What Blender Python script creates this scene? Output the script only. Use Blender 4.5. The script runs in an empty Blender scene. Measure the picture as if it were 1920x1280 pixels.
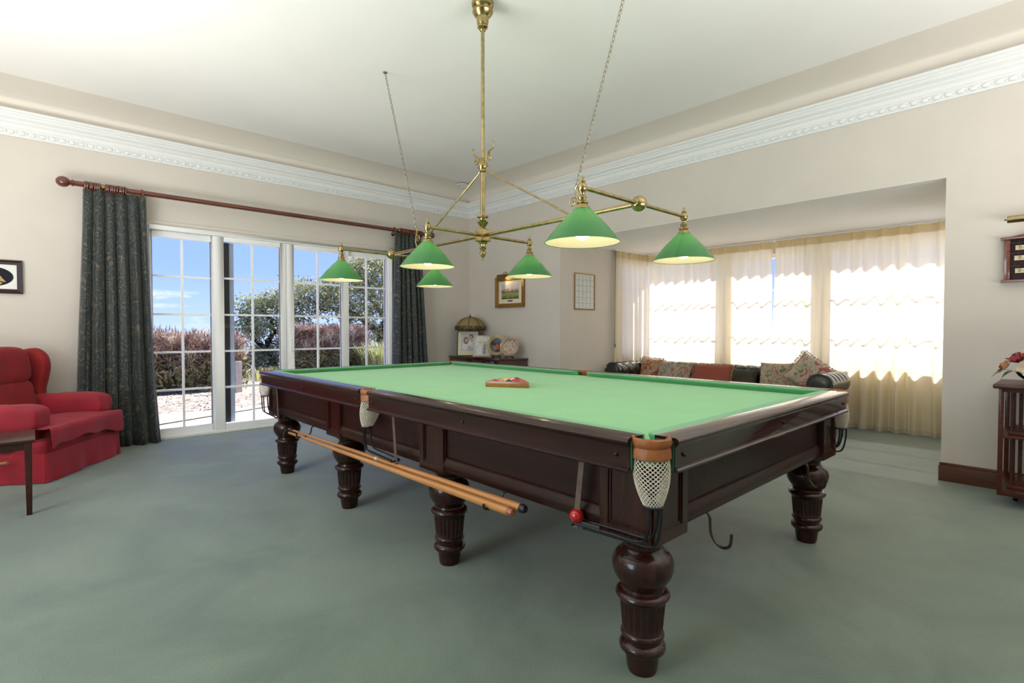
import bpy, bmesh, math, random
from mathutils import Vector, Matrix, noise
random.seed(7)
sc = bpy.context.scene
COL = sc.collection
PI = math.pi
rad = math.radians

# ------------------------------------------------------------------ camera
YAW, PITCH, ROLL, FPX, EYE = 42.795, -1.337, 0.027, 978.74, 1.217
def cam_axes():
    y = rad(YAW)
    F = Vector((math.sin(y), math.cos(y), 0)); R = Vector((math.cos(y), -math.sin(y), 0)); U = Vector((0, 0, 1))
    p = rad(PITCH); F2 = F*math.cos(p)+U*math.sin(p); U2 = U*math.cos(p)-F*math.sin(p)
    r = rad(ROLL); R3 = R*math.cos(r)+U2*math.sin(r); U3 = U2*math.cos(r)-R*math.sin(r)
    return R3, U3, F2
cd = bpy.data.cameras.new('camera'); cam = bpy.data.objects.new('camera', cd); COL.objects.link(cam)
cd.sensor_width = 36.0; cd.lens = FPX/1920*36; cd.clip_start = 0.02; cd.clip_end = 300
R_, U_, F_ = cam_axes()
cam.matrix_world = Matrix(((R_.x, U_.x, -F_.x, 0), (R_.y, U_.y, -F_.y, 0), (R_.z, U_.z, -F_.z, EYE), (0, 0, 0, 1)))
sc.camera = cam

# ------------------------------------------------------------------ exposure, sky, sun, large lights
vs = sc.view_settings
vs.view_transform = 'Standard'; vs.look = 'None'; vs.gamma = 1.0; vs.use_curve_mapping = False
vs.exposure = 0.12
sc.render.film_transparent = False

world = bpy.data.worlds.new('sky_world'); sc.world = world; world.use_nodes = True
nt = world.node_tree; nt.nodes.clear()
n_out = nt.nodes.new('ShaderNodeOutputWorld'); n_bg = nt.nodes.new('ShaderNodeBackground')
n_tc = nt.nodes.new('ShaderNodeTexCoord'); n_sep = nt.nodes.new('ShaderNodeSeparateXYZ')
n_ramp = nt.nodes.new('ShaderNodeValToRGB')
cr = n_ramp.color_ramp
cr.elements[0].position = 0.0; cr.elements[0].color = (0.40, 0.53, 0.82, 1)
cr.elements[1].position = 0.45; cr.elements[1].color = (0.14, 0.25, 0.92, 1)
e_ = cr.elements.new(0.10); e_.color = (0.255, 0.40, 0.95, 1)
n_map = nt.nodes.new('ShaderNodeMapping'); n_map.inputs['Scale'].default_value = (2.2, 2.2, 9.0)
n_map.inputs['Location'].default_value = (0.55, 0.35, 0.18)
n_noi = nt.nodes.new('ShaderNodeTexNoise'); n_noi.inputs['Scale'].default_value = 1.6; n_noi.inputs['Detail'].default_value = 7
n_noi.inputs['Roughness'].default_value = 0.58
n_cr2 = nt.nodes.new('ShaderNodeValToRGB'); n_cr2.color_ramp.elements[0].position = 0.60; n_cr2.color_ramp.elements[1].position = 0.74
n_mix = nt.nodes.new('ShaderNodeMixRGB'); n_mix.inputs['Color2'].default_value = (0.93, 0.92, 0.98, 1)
L_ = nt.links.new
L_(n_tc.outputs['Generated'], n_sep.inputs[0]); L_(n_sep.outputs['Z'], n_ramp.inputs['Fac'])
L_(n_tc.outputs['Generated'], n_map.inputs['Vector']); L_(n_map.outputs[0], n_noi.inputs['Vector'])
L_(n_noi.outputs['Fac'], n_cr2.inputs['Fac']); L_(n_cr2.outputs['Color'], n_mix.inputs['Fac'])
L_(n_ramp.outputs['Color'], n_mix.inputs['Color1']); L_(n_mix.outputs[0], n_bg.inputs['Color'])
n_bg.inputs['Strength'].default_value = 1.5
L_(n_bg.outputs[0], n_out.inputs['Surface'])

SUN_AZ, SUN_EL = 9.0, 40.0     # degrees from +X towards +Y, elevation
sd = bpy.data.lights.new('sun', 'SUN'); sun = bpy.data.objects.new('sun', sd); COL.objects.link(sun)
sd.energy = 12.0; sd.angle = rad(0.6); sd.color = (1.0, 0.95, 0.86)
sv = Vector((math.cos(rad(SUN_EL))*math.cos(rad(SUN_AZ)), math.cos(rad(SUN_EL))*math.sin(rad(SUN_AZ)), math.sin(rad(SUN_EL))))
sun.rotation_euler = sv.to_track_quat('Z', 'Y').to_euler(); sun.location = (14, 8, 12)

def area(name, loc, target, size, sizey, energy, color):
    ld = bpy.data.lights.new(name, 'AREA'); lo = bpy.data.objects.new(name, ld); COL.objects.link(lo)
    ld.shape = 'RECTANGLE'; ld.size = size; ld.size_y = sizey; ld.energy = energy; ld.color = color
    lo.location = loc; d = Vector(loc)-Vector(target); lo.rotation_euler = d.to_track_quat('Z', 'Y').to_euler()
    return lo
# added fill lights out of view: one left, two upward
area('left_fill_light', (-3.12, 2.5, 1.55), (0, 3.2, 1.2), 2.8, 2.0, 120, (0.72, 0.89, 1.0))
area('ceiling_fill_light', (-1.4, 3.7, 0.8), (-1.2, 3.7, 3.5), 1.9, 2.8, 160, (1.0, 0.97, 0.93))
area('ceiling_fill_light', (2.9, -1.2, 1.3), (2.95, -1.05, 3.5), 3.2, 1.7, 125, (1.0, 0.98, 0.96))

# ------------------------------------------------------------------ mesh helpers
class MB:
    def __init__(s): s.v = []; s.f = []; s.uv = {}
    def add(s, vs, fs):
        o = len(s.v); s.v += [tuple(a) for a in vs]; s.f += [tuple(i+o for i in f) for f in fs]; return s
    def box(s, lo, hi):
        x0, y0, z0 = lo; x1, y1, z1 = hi
        return s.add([(x0,y0,z0),(x1,y0,z0),(x1,y1,z0),(x0,y1,z0),(x0,y0,z1),(x1,y0,z1),(x1,y1,z1),(x0,y1,z1)],
                     [(3,2,1,0),(4,5,6,7),(0,1,5,4),(1,2,6,5),(2,3,7,6),(3,0,4,7)])
    def cbox(s, c, d):
        return s.box((c[0]-d[0]/2, c[1]-d[1]/2, c[2]-d[2]/2), (c[0]+d[0]/2, c[1]+d[1]/2, c[2]+d[2]/2))
    def lathe(s, prof, c=(0,0,0), seg=24, caps=True, rfun=None, axis='z'):
        vs = []; fs = []
        for (r, z) in prof:
            for k in range(seg):
                a = 2*PI*k/seg; rr = r*(rfun(a, z) if rfun else 1)
                p = (rr*math.cos(a), rr*math.sin(a), z)
                if axis == 'x': p = (p[2], p[0], p[1])
                elif axis == 'y': p = (p[0], p[2], p[1])
                vs.append((c[0]+p[0], c[1]+p[1], c[2]+p[2]))
        n = len(prof)
        for i in range(n-1):
            for k in range(seg):
                k2 = (k+1) % seg; q = (i*seg+k, i*seg+k2, (i+1)*seg+k2, (i+1)*seg+k)
                fs.append(q if prof[i+1][1] >= prof[i][1] else q)
        if caps:
            fs.append(tuple(range(seg))[::-1]); fs.append(tuple((n-1)*seg+k for k in range(seg)))
        return s.add(vs, fs)
    def tube(s, pts, r, seg=8, closed=False, caps=True):
        pts = [Vector(p) for p in pts]; n = len(pts); rs = r if isinstance(r, (list, tuple)) else [r]*n
        vs = []; fs = []; prev = None
        for i, p in enumerate(pts):
            if closed: t = pts[(i+1) % n]-pts[i-1]
            else: t = pts[min(i+1, n-1)]-pts[max(i-1, 0)]
            if t.length < 1e-9: t = Vector((0, 0, 1))
            t.normalize()
            if prev is None:
                u = t.orthogonal().normalized()
            else:
                u = prev-t*prev.dot(t)
                u = u.normalized() if u.length > 1e-6 else t.orthogonal().normalized()
            prev = u; w = t.cross(u)
            for k in range(seg):
                a = 2*PI*k/seg; vs.append(p+u*(rs[i]*math.cos(a))+w*(rs[i]*math.sin(a)))
        m = n if closed else n-1
        for i in range(m):
            j = (i+1) % n
            for k in range(seg):
                k2 = (k+1) % seg; fs.append((i*seg+k, i*seg+k2, j*seg+k2, j*seg+k))
        if caps and not closed:
            fs.append(tuple(range(seg))[::-1]); fs.append(tuple((n-1)*seg+k for k in range(seg)))
        return s.add(vs, fs)
    def grid(s, nu, nv, fn, close_u=False):
        vs = [fn(i/(nu if close_u else nu-1), j/(nv-1)) for j in range(nv) for i in range(nu)]
        fs = []
        for j in range(nv-1):
            for i in range(nu if close_u else nu-1):
                i2 = (i+1) % nu; fs.append((j*nu+i, j*nu+i2, (j+1)*nu+i2, (j+1)*nu+i))
        return s.add(vs, fs)
    def prism(s, poly, z0, z1):
        n = len(poly); vs = [(x, y, z0) for x, y in poly]+[(x, y, z1) for x, y in poly]
        fs = [tuple(range(n))[::-1], tuple(range(n, 2*n))]+[(i, (i+1) % n, n+(i+1) % n, n+i) for i in range(n)]
        return s.add(vs, fs)
    def sweep(s, prof, path, up=Vector((0, 0, 1)), closed_prof=True):
        """prof: list of (out, z); path: list of (point, outdir) in plan"""
        vs = []; n = len(prof)
        for p, o in path:
            p = Vector(p); o = Vector(o)
            for (a, z) in prof: vs.append(p+o*a+up*z)
        fs = []
        m = n if closed_prof else n-1
        for i in range(len(path)-1):
            for k in range(m):
                k2 = (k+1) % n; fs.append((i*n+k, i*n+k2, (i+1)*n+k2, (i+1)*n+k))
        if closed_prof:
            fs.append(tuple(range(n))[::-1]); fs.append(tuple((len(path)-1)*n+k for k in range(n)))
        return s.add(vs, fs)
    def soft(s, c, d, e1=0.35, e2=0.35, nu=40, nv=24, rot=None, wr=0.0, ws=6.0):
        """superellipsoid: soft upholstered block"""
        def sp(w, e): return math.copysign(abs(w)**e, w)
        R = rot or Matrix.Identity(3); c = Vector(c)
        def fn(u, v):
            a = -PI+2*PI*u; b = -PI/2+PI*v
            p = Vector((d[0]/2*sp(math.cos(b), e1)*sp(math.cos(a), e2), d[1]/2*sp(math.cos(b), e1)*sp(math.sin(a), e2), d[2]/2*sp(math.sin(b), e1)))
            if wr: p *= 1+wr*noise.noise(p*ws+c*3)
            return c+R@p
        return s.grid(nu, nv, fn, close_u=True)
    def xform(s, M):
        s.v = [tuple(M@Vector(p)) for p in s.v]; return s
    def mesh(s, name, bevel=0, bseg=2, smooth=True, angle=35, recalc=True):
        me = bpy.data.meshes.new(name); me.from_pydata(s.v, [], s.f); me.update()
        bm = bmesh.new(); bm.from_mesh(me)
        bmesh.ops.remove_doubles(bm, verts=bm.verts, dist=1e-6)
        if recalc: bmesh.ops.recalc_face_normals(bm, faces=bm.faces)
        if bevel:
            ed = [e for e in bm.edges if len(e.link_faces) == 2 and e.calc_face_angle(0) > rad(25)]
            bmesh.ops.bevel(bm, geom=ed, offset=bevel, segments=bseg, profile=0.6, affect='EDGES', clamp_overlap=True)
        bm.to_mesh(me); bm.free()
        if smooth:
            me.polygons.foreach_set('use_smooth', [True]*len(me.polygons))
            me.set_sharp_from_angle(angle=rad(angle))
        me.update(); return me
    def build(s, name, m, parent=None, loc=None, **kw):
        return link(name, s.mesh(name, **kw), m, parent, loc)

def link(name, me, m, parent=None, loc=None):
    o = bpy.data.objects.new(name, me); COL.objects.link(o)
    if m is not None and me is not None and len(me.materials) == 0: me.materials.append(m)
    if parent: o.parent = parent
    if loc is not None: o.location = loc
    return o
def tag(o, label=None, cat=None, group=None, kind=None):
    if label: o['label'] = label
    if cat: o['category'] = cat
    if group: o['group'] = group
    if kind: o['kind'] = kind
    return o
def thing(name, label, cat, loc=(0, 0, 0), rz=0, group=None):
    o = bpy.data.objects.new(name, None); COL.objects.link(o); o.location = loc; o.rotation_euler = (0, 0, rz)
    o.empty_display_size = 0.1
    return tag(o, label, cat, group)
def struct(o, label=None): 
    return tag(o, label=label, kind='structure')
def arc(c, r, a0, a1, n): return [(c[0]+r*math.cos(a0+(a1-a0)*i/(n-1)), c[1]+r*math.sin(a0+(a1-a0)*i/(n-1))) for i in range(n)]
def smooth_path(pts, n=6):
    """Catmull-Rom through points"""
    P = [Vector(p) for p in pts]; out = []
    for i in range(len(P)-1):
        p0 = P[max(i-1, 0)]; p1 = P[i]; p2 = P[i+1]; p3 = P[min(i+2, len(P)-1)]
        for k in range(n):
            t = k/n
            out.append(0.5*((2*p1)+(p2-p0)*t+(2*p0-5*p1+4*p2-p3)*t*t+(3*p1-p0-3*p2+p3)*t**3))
    out.append(P[-1]); return out

# ------------------------------------------------------------------ material helpers
MATS = {}
def newmat(name):
    m = bpy.data.materials.new(name); m.use_nodes = True; MATS[name] = m
    return m, m.node_tree, m.node_tree.nodes['Principled BSDF']
def mat(name, col, rough=0.5, metal=0.0, coat=0.0, var=0.0, vscale=8.0, bump=0.0, bscale=60.0, stretch=None, col2=None, spec=0.5, sheen=0.0, coat_rough=0.05, detail=4.0, lo=0.35, hi=0.65):
    m, t, b = newmat(name)
    b.inputs['Base Color'].default_value = (*col, 1); b.inputs['Roughness'].default_value = rough; b.inputs['Metallic'].default_value = metal
    b.inputs['Coat Weight'].default_value = coat; b.inputs['Coat Roughness'].default_value = coat_rough; b.inputs['Specular IOR Level'].default_value = spec
    b.inputs['Sheen Weight'].default_value = sheen
    tc = t.nodes.new('ShaderNodeTexCoord'); mp = t.nodes.new('ShaderNodeMapping'); t.links.new(tc.outputs['Object'], mp.inputs['Vector'])
    if stretch: mp.inputs['Scale'].default_value = stretch
    nz = t.nodes.new('ShaderNodeTexNoise'); nz.inputs['Scale'].default_value = vscale; nz.inputs['Detail'].default_value = detail
    t.links.new(mp.outputs[0], nz.inputs['Vector'])
    rp = t.nodes.new('ShaderNodeValToRGB'); rp.color_ramp.elements[0].position = lo; rp.color_ramp.elements[1].position = hi
    c2 = col2 if col2 else tuple(max(0, c*(1-var)) for c in col)
    rp.color_ramp.elements[0].color = (*c2, 1); rp.color_ramp.elements[1].color = (*col, 1)
    t.links.new(nz.outputs['Fac'], rp.inputs['Fac']); t.links.new(rp.outputs['Color'], b.inputs['Base Color'])
    if bump:
        n2 = t.nodes.new('ShaderNodeTexNoise'); n2.inputs['Scale'].default_value = bscale; n2.inputs['Detail'].default_value = 3
        t.links.new(mp.outputs[0], n2.inputs['Vector'])
        bp = t.nodes.new('ShaderNodeBump'); bp.inputs['Strength'].default_value = bump; bp.inputs['Distance'].default_value = 0.01
        t.links.new(n2.outputs['Fac'], bp.inputs['Height']); t.links.new(bp.outputs[0], b.inputs['Normal'])
    return m
def wood(name, col, col2, rough=0.25, coat=0.6, stretch=(14, 1.2, 14), vscale=3.0, coat_rough=0.08, spec=0.5):
    return mat(name, col, rough=rough, coat=coat, col2=col2, vscale=vscale, stretch=stretch, detail=8, coat_rough=coat_rough, lo=0.3, hi=0.7, spec=spec)
def glassmat(name, tint=(1, 1, 1), gloss=0.06):
    m, t, b = newmat(name); t.nodes.remove(b)
    out = t.nodes['Material Output']; tr = t.nodes.new('ShaderNodeBsdfTransparent'); tr.inputs[0].default_value = (*tint, 1)
    gl = t.nodes.new('ShaderNodeBsdfGlossy'); gl.inputs['Roughness'].default_value = 0.02
    fr = t.nodes.new('ShaderNodeFresnel'); fr.inputs['IOR'].default_value = 1.12
    nz = t.nodes.new('ShaderNodeTexNoise'); nz.inputs['Scale'].default_value = 3
    mx = t.nodes.new('ShaderNodeMixShader'); t.links.new(fr.outputs[0], mx.inputs[0]); t.links.new(tr.outputs[0], mx.inputs[1]); t.links.new(gl.outputs[0], mx.inputs[2])
    t.links.new(mx.outputs[0], out.inputs['Surface']); return m
def clothmat(name, dif, trans, wt=0.5, clear=0.0, scale=40):
    m, t, b = newmat(name); t.nodes.remove(b); out = t.nodes['Material Output']
    d = t.nodes.new('ShaderNodeBsdfDiffuse'); d.inputs[0].default_value = (*dif, 1)
    tl = t.nodes.new('ShaderNodeBsdfTranslucent'); tl.inputs[0].default_value = (*trans, 1)
    mx = t.nodes.new('ShaderNodeMixShader'); mx.inputs[0].default_value = wt
    t.links.new(d.outputs[0], mx.inputs[1]); t.links.new(tl.outputs[0], mx.inputs[2])
    last = mx
    if clear:
        tp = t.nodes.new('ShaderNodeBsdfTransparent'); m2 = t.nodes.new('ShaderNodeMixShader'); m2.inputs[0].default_value = clear
        t.links.new(mx.outputs[0], m2.inputs[1]); t.links.new(tp.outputs[0], m2.inputs[2]); last = m2
    t.links.new(last.outputs[0], out.inputs['Surface'])
    tc = t.nodes.new('ShaderNodeTexCoord'); nz = t.nodes.new('ShaderNodeTexNoise'); nz.inputs['Scale'].default_value = scale
    t.links.new(tc.outputs['Object'], nz.inputs['Vector']); bp = t.nodes.new('ShaderNodeBump'); bp.inputs['Strength'].default_value = 0.08; bp.inputs['Distance'].default_value = 0.005
    t.links.new(nz.outputs['Fac'], bp.inputs['Height']); t.links.new(bp.outputs[0], d.inputs['Normal'])
    return m
def emit(name, col, strength):
    m, t, b = newmat(name); b.inputs['Base Color'].default_value = (*col, 1)
    b.inputs['Emission Color'].default_value = (*col, 1); b.inputs['Emission Strength'].default_value = strength; return m

M_wall = mat('wall_paint', (0.67, 0.615, 0.55), rough=0.85, var=0.03, vscale=3, bump=0.04, bscale=220)
M_cove = mat('cove_tan', (0.78, 0.72, 0.64), rough=0.9, var=0.03, vscale=2)  # one tan over the whole cove, deeper than the ceiling colour
M_ceil = mat('ceiling_paint', (0.90, 0.88, 0.85), rough=0.9, var=0.02, vscale=2)
M_cornice = mat('plaster_white', (0.80, 0.81, 0.80), rough=0.6, var=0.0, vscale=3)
M_white = mat('white_upvc', (0.92, 0.92, 0.91), rough=0.35, var=0.02, vscale=5)
M_seal = mat('black_rubber_seal', (0.012, 0.012, 0.018), rough=0.5, var=0.2)
M_alu = mat('grey_blue_sash', (0.34, 0.40, 0.52), rough=0.4, var=0.1)
M_glass = glassmat('window_glass')
M_base = wood('skirting_mahogany', (0.13, 0.042, 0.022), (0.075, 0.022, 0.012), rough=0.35, coat=0.3)
M_table = wood('dark_mahogany', (0.036, 0.0095, 0.007), (0.016, 0.005, 0.004), rough=0.3, coat=0.35, coat_rough=0.06, spec=0.2)
M_tablex = wood('dark_mahogany_across', (0.036, 0.0095, 0.007), (0.016, 0.005, 0.004), rough=0.2, coat=0.8, stretch=(1.2, 14, 14), coat_rough=0.05, spec=0.3)
M_skirt = wood('skirt_mahogany', (0.032, 0.009, 0.0065), (0.014, 0.0045, 0.0035), rough=0.35, coat=0.2, coat_rough=0.12, spec=0.2)
M_leg = wood('turned_mahogany', (0.042, 0.0105, 0.007), (0.018, 0.0055, 0.0035), rough=0.25, coat=0.4, stretch=(14, 14, 1.2), spec=0.25)
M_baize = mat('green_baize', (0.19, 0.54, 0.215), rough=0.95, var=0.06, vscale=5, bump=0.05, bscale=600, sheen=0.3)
M_cushionshade = mat('shaded_cushion_baize', (0.10, 0.38, 0.15), rough=0.9, var=0.05, vscale=5, sheen=0.3)  # bed cloth colour darkened to paint in shade on the cushion faces
M_endcloth = mat('dark_green_cloth_end', (0.02, 0.10, 0.04), rough=0.9, var=0.1)
M_tan = mat('tan_leather', (0.36, 0.115, 0.03), rough=0.45, var=0.3, vscale=30, bump=0.1, bscale=150)
M_net = mat('net_cotton', (0.74, 0.67, 0.55), rough=0.9, var=0.2, vscale=60)
M_iron = mat('black_iron', (0.02, 0.022, 0.026), rough=0.35, metal=0.6, var=0.2)
M_bronze = mat('bronze_hook', (0.10, 0.075, 0.055), rough=0.4, metal=0.9, var=0.3)
M_strap = mat('brown_strap', (0.13, 0.085, 0.065), rough=0.6, var=0.3, vscale=30)
M_cue = wood('maple_cue', (0.58, 0.26, 0.085), (0.45, 0.18, 0.05), rough=0.3, coat=0.4, stretch=(40, 1, 40))
M_cuered = wood('reddish_cue', (0.38, 0.12, 0.05), (0.26, 0.07, 0.03), rough=0.3, coat=0.4, stretch=(40, 1, 40))
M_black = mat('black_rubber', (0.012, 0.011, 0.011), rough=0.4, var=0.2)
M_brass = mat('aged_brass', (0.47, 0.37, 0.18), rough=0.24, metal=1.0, col2=(0.32, 0.24, 0.10), vscale=25)
M_chain = mat('chain_brass', (0.42, 0.37, 0.27), rough=0.35, metal=1.0, var=0.3)
M_bulb = emit('lamp_bulb', (1.0, 0.84, 0.58), 22.0)
M_shadein = clothmat('shade_inside_cream', (0.86, 0.78, 0.60), (0.80, 0.70, 0.48), 0.35)
M_rod = wood('pole_mahogany', (0.17, 0.045, 0.022), (0.09, 0.022, 0.012), rough=0.25, coat=0.6, stretch=(1, 14, 14))
M_red = mat('red_upholstery', (0.30, 0.007, 0.010), rough=0.8, var=0.25, vscale=5, bump=0.08, bscale=160, sheen=0.08)
M_redcover = mat('crimson_cover', (0.38, 0.010, 0.028), rough=0.75, var=0.25, vscale=5, bump=0.08, bscale=160, sheen=0.08)
M_dkwood = wood('side_table_wood', (0.06, 0.020, 0.015), (0.03, 0.010, 0.008), rough=0.35, coat=0.2, spec=0.2)
M_ltwood = wood('lever_wood', (0.42, 0.22, 0.08), (0.3, 0.14, 0.05), rough=0.4, coat=0.2)
M_cab = wood('cabinet_mahogany', (0.085, 0.03, 0.018), (0.04, 0.014, 0.009), rough=0.25, coat=0.6)
M_leather = mat('black_green_leather', (0.020, 0.023, 0.018), rough=0.32, coat=0.2, var=0.3, vscale=20, bump=0.1, bscale=180)
M_gold = mat('gilt_frame', (0.42, 0.23, 0.07), rough=0.4, metal=0.7, var=0.4, vscale=60, bump=0.3, bscale=120)
M_mount = mat('cream_mount', (0.78, 0.70, 0.52), rough=0.8, var=0.03)
M_paper = mat('white_paper', (0.80, 0.80, 0.77), rough=0.8, var=0.03)
M_rack = wood('rack_wood', (0.42, 0.155, 0.03), (0.30, 0.10, 0.02), rough=0.3, coat=0.4)
M_concrete = mat('pale_concrete', (0.62, 0.57, 0.52), rough=0.9, var=0.12, vscale=3, bump=0.2, bscale=40)
M_paving = mat('pale_paving', (0.74, 0.71, 0.66), rough=0.9, var=0.1, vscale=3, bump=0.2, bscale=40)
M_mulch = mat('dry_mulch', (0.52, 0.46, 0.37), rough=0.95, col2=(0.34, 0.28, 0.20), vscale=14, bump=1.0, bscale=40, detail=8)
M_ground = mat('dry_grass_ground', (0.26, 0.26, 0.13), rough=0.95, col2=(0.14, 0.13, 0.07), vscale=3)
M_bark = mat('dark_bark', (0.055, 0.042, 0.034), rough=0.9, var=0.5, vscale=12, bump=0.6, bscale=30)
M_inner = mat('hedge_inner_brown', (0.13, 0.085, 0.06), rough=0.95, var=0.5, vscale=14, bump=1.0, bscale=30)
M_house = mat('render_wall_outside', (0.62, 0.58, 0.52), rough=0.9, var=0.05)
M_sheer = clothmat('sheer_voile', (0.92, 0.80, 0.54), (0.97, 0.945, 0.86), 0.37, 0.04)
M_sheerhead = clothmat('sheer_heading', (0.88, 0.74, 0.48), (0.85, 0.70, 0.42), 0.42)
M_hem = clothmat('sheer_hem', (0.82, 0.74, 0.56), (0.7, 0.6, 0.4), 0.3)

def carpet_mat():
    m, t, b = newmat('green_carpet'); N = t.nodes; K = t.links.new
    b.inputs['Roughness'].default_value = 0.6; b.inputs['Specular IOR Level'].default_value = 0.28; b.inputs['Sheen Weight'].default_value = 0.4
    tc = N.new('ShaderNodeTexCoord')
    a = N.new('ShaderNodeTexNoise'); a.inputs['Scale'].default_value = 1.3; a.inputs['Detail'].default_value = 5; a.inputs['Roughness'].default_value = 0.6; a.inputs['Distortion'].default_value = 0.6
    c = N.new('ShaderNodeTexNoise'); c.inputs['Scale'].default_value = 160; c.inputs['Detail'].default_value = 2
    K(tc.outputs['Object'], a.inputs['Vector']); K(tc.outputs['Object'], c.inputs['Vector'])
    r = N.new('ShaderNodeValToRGB'); r.color_ramp.elements[0].position = 0.36; r.color_ramp.elements[1].position = 0.62
    r.color_ramp.elements[0].color = (0.095, 0.145, 0.108, 1); r.color_ramp.elements[1].color = (0.155, 0.215, 0.158, 1)
    K(a.outputs['Fac'], r.inputs['Fac'])
    mx = N.new('ShaderNodeMixRGB'); mx.blend_type = 'MULTIPLY'; mx.inputs[0].default_value = 0.35
    r2 = N.new('ShaderNodeValToRGB'); r2.color_ramp.elements[0].position = 0.3; r2.color_ramp.elements[0].color = (0.55, 0.55, 0.55, 1); r2.color_ramp.elements[1].position = 0.7
    K(c.outputs['Fac'], r2.inputs['Fac']); K(r.outputs['Color'], mx.inputs[1]); K(r2.outputs['Color'], mx.inputs[2]); K(mx.outputs[0], b.inputs['Base Color'])
    bp = N.new('ShaderNodeBump'); bp.inputs['Strength'].default_value = 0.35; bp.inputs['Distance'].default_value = 0.008
    K(c.outputs['Fac'], bp.inputs['Height']); K(bp.outputs[0], b.inputs['Normal']); return m
M_carpet = carpet_mat()

def damask_mat():
    m, t, b = newmat('navy_damask'); N = t.nodes; K = t.links.new
    b.inputs['Roughness'].default_value = 0.6; b.inputs['Sheen Weight'].default_value = 0.2
    uv = N.new('ShaderNodeTexCoord'); mp = N.new('ShaderNodeMapping'); mp.inputs['Scale'].default_value = (1, 1, 1); K(uv.outputs['UV'], mp.inputs['Vector'])
    nz = N.new('ShaderNodeTexNoise'); nz.inputs['Scale'].default_value = 9; nz.inputs['Detail'].default_value = 1; K(mp.outputs[0], nz.inputs['Vector'])
    mxv = N.new('ShaderNodeMixRGB'); mxv.inputs[0].default_value = 0.09; K(mp.outputs[0], mxv.inputs[1]); K(nz.outputs['Color'], mxv.inputs[2])
    vo = N.new('ShaderNodeTexVoronoi'); vo.inputs['Scale'].default_value = 8; vo.feature = 'F1'; K(mxv.outputs[0], vo.inputs['Vector'])
    sn = N.new('ShaderNodeMath'); sn.operation = 'MULTIPLY'; sn.inputs[1].default_value = 26; K(vo.outputs['Distance'], sn.inputs[0])
    s2 = N.new('ShaderNodeMath'); s2.operation = 'SINE'; K(sn.outputs[0], s2.inputs[0])
    vr = N.new('ShaderNodeTexVoronoi'); vr.inputs['Scale'].default_value = 24; K(mxv.outputs[0], vr.inputs['Vector'])
    ad = N.new('ShaderNodeMath'); ad.operation = 'SUBTRACT'; K(s2.outputs[0], ad.inputs[0]); K(vr.outputs['Distance'], ad.inputs[1])
    r = N.new('ShaderNodeValToRGB'); r.color_ramp.elements[0].position = 0.0; r.color_ramp.elements[1].position = 0.5
    r.color_ramp.elements[0].color = (0.016, 0.026, 0.029, 1); r.color_ramp.elements[1].color = (0.115, 0.098, 0.056, 1)
    K(ad.outputs[0], r.inputs['Fac']); K(r.outputs['Color'], b.inputs['Base Color']); return m
M_damask = damask_mat()

def shade_mat():
    m, t, b = newmat('green_glass_shade'); N = t.nodes; K = t.links.new; out = N['Material Output']
    b.inputs['Base Color'].default_value = (0.030, 0.19, 0.055, 1); b.inputs['Roughness'].default_value = 0.18; b.inputs['Coat Weight'].default_value = 0.5
    tl = N.new('ShaderNodeBsdfTranslucent'); tl.inputs[0].default_value = (0.13, 0.50, 0.17, 1)
    nz = N.new('ShaderNodeTexNoise'); nz.inputs['Scale'].default_value = 6; tc = N.new('ShaderNodeTexCoord'); K(tc.outputs['Object'], nz.inputs['Vector'])
    rp = N.new('ShaderNodeMapRange'); rp.inputs['To Min'].default_value = 0.20; rp.inputs['To Max'].default_value = 0.34; K(nz.outputs['Fac'], rp.inputs['Value'])
    mx = N.new('ShaderNodeMixShader'); K(rp.outputs[0], mx.inputs[0]); K(b.outputs[0], mx.inputs[1]); K(tl.outputs[0], mx.inputs[2]); K(mx.outputs[0], out.inputs['Surface']); return m
M_shade = shade_mat()

def multi_mat(name, stops, scale=12, rough=0.8, detail=3, kind='noise', coord='Object', distort=0.0, bump=0.0):
    """patchy multi-colour print: colour ramp over noise or voronoi"""
    m, t, b = newmat(name); N = t.nodes; K = t.links.new; b.inputs['Roughness'].default_value = rough
    tc = N.new('ShaderNodeTexCoord')
    if kind == 'voronoi':
        tx = N.new('ShaderNodeTexVoronoi'); o = tx.outputs['Color']
        sp = N.new('ShaderNodeSeparateXYZ'); K(o, sp.inputs[0]); fac = sp.outputs[0]
    else:
        tx = N.new('ShaderNodeTexNoise'); tx.inputs['Detail'].default_value = detail; tx.inputs['Distortion'].default_value = distort; fac = tx.outputs['Fac']
    tx.inputs['Scale'].default_value = scale; K(tc.outputs[coord], tx.inputs['Vector'])
    r = N.new('ShaderNodeValToRGB'); cr = r.color_ramp
    cr.elements[0].position = stops[0][0]; cr.elements[0].color = (*stops[0][1], 1); cr.elements[1].position = stops[-1][0]; cr.elements[1].color = (*stops[-1][1], 1)
    for p, c in stops[1:-1]:
        e = cr.elements.new(p); e.color = (*c, 1)
    K(fac, r.inputs['Fac']); K(r.outputs['Color'], b.inputs['Base Color']); return m
def leafy(m, w=0.45):
    t = m.node_tree; b = t.nodes['Principled BSDF']; tl = t.nodes.new('ShaderNodeBsdfTranslucent'); mx = t.nodes.new('ShaderNodeMixShader'); mx.inputs[0].default_value = w
    src = b.inputs['Base Color'].links[0].from_socket; t.links.new(src, tl.inputs[0]); b.inputs['Specular IOR Level'].default_value = 0.2
    t.links.new(b.outputs[0], mx.inputs[1]); t.links.new(tl.outputs[0], mx.inputs[2]); t.links.new(mx.outputs[0], t.nodes['Material Output'].inputs['Surface']); return m
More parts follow.
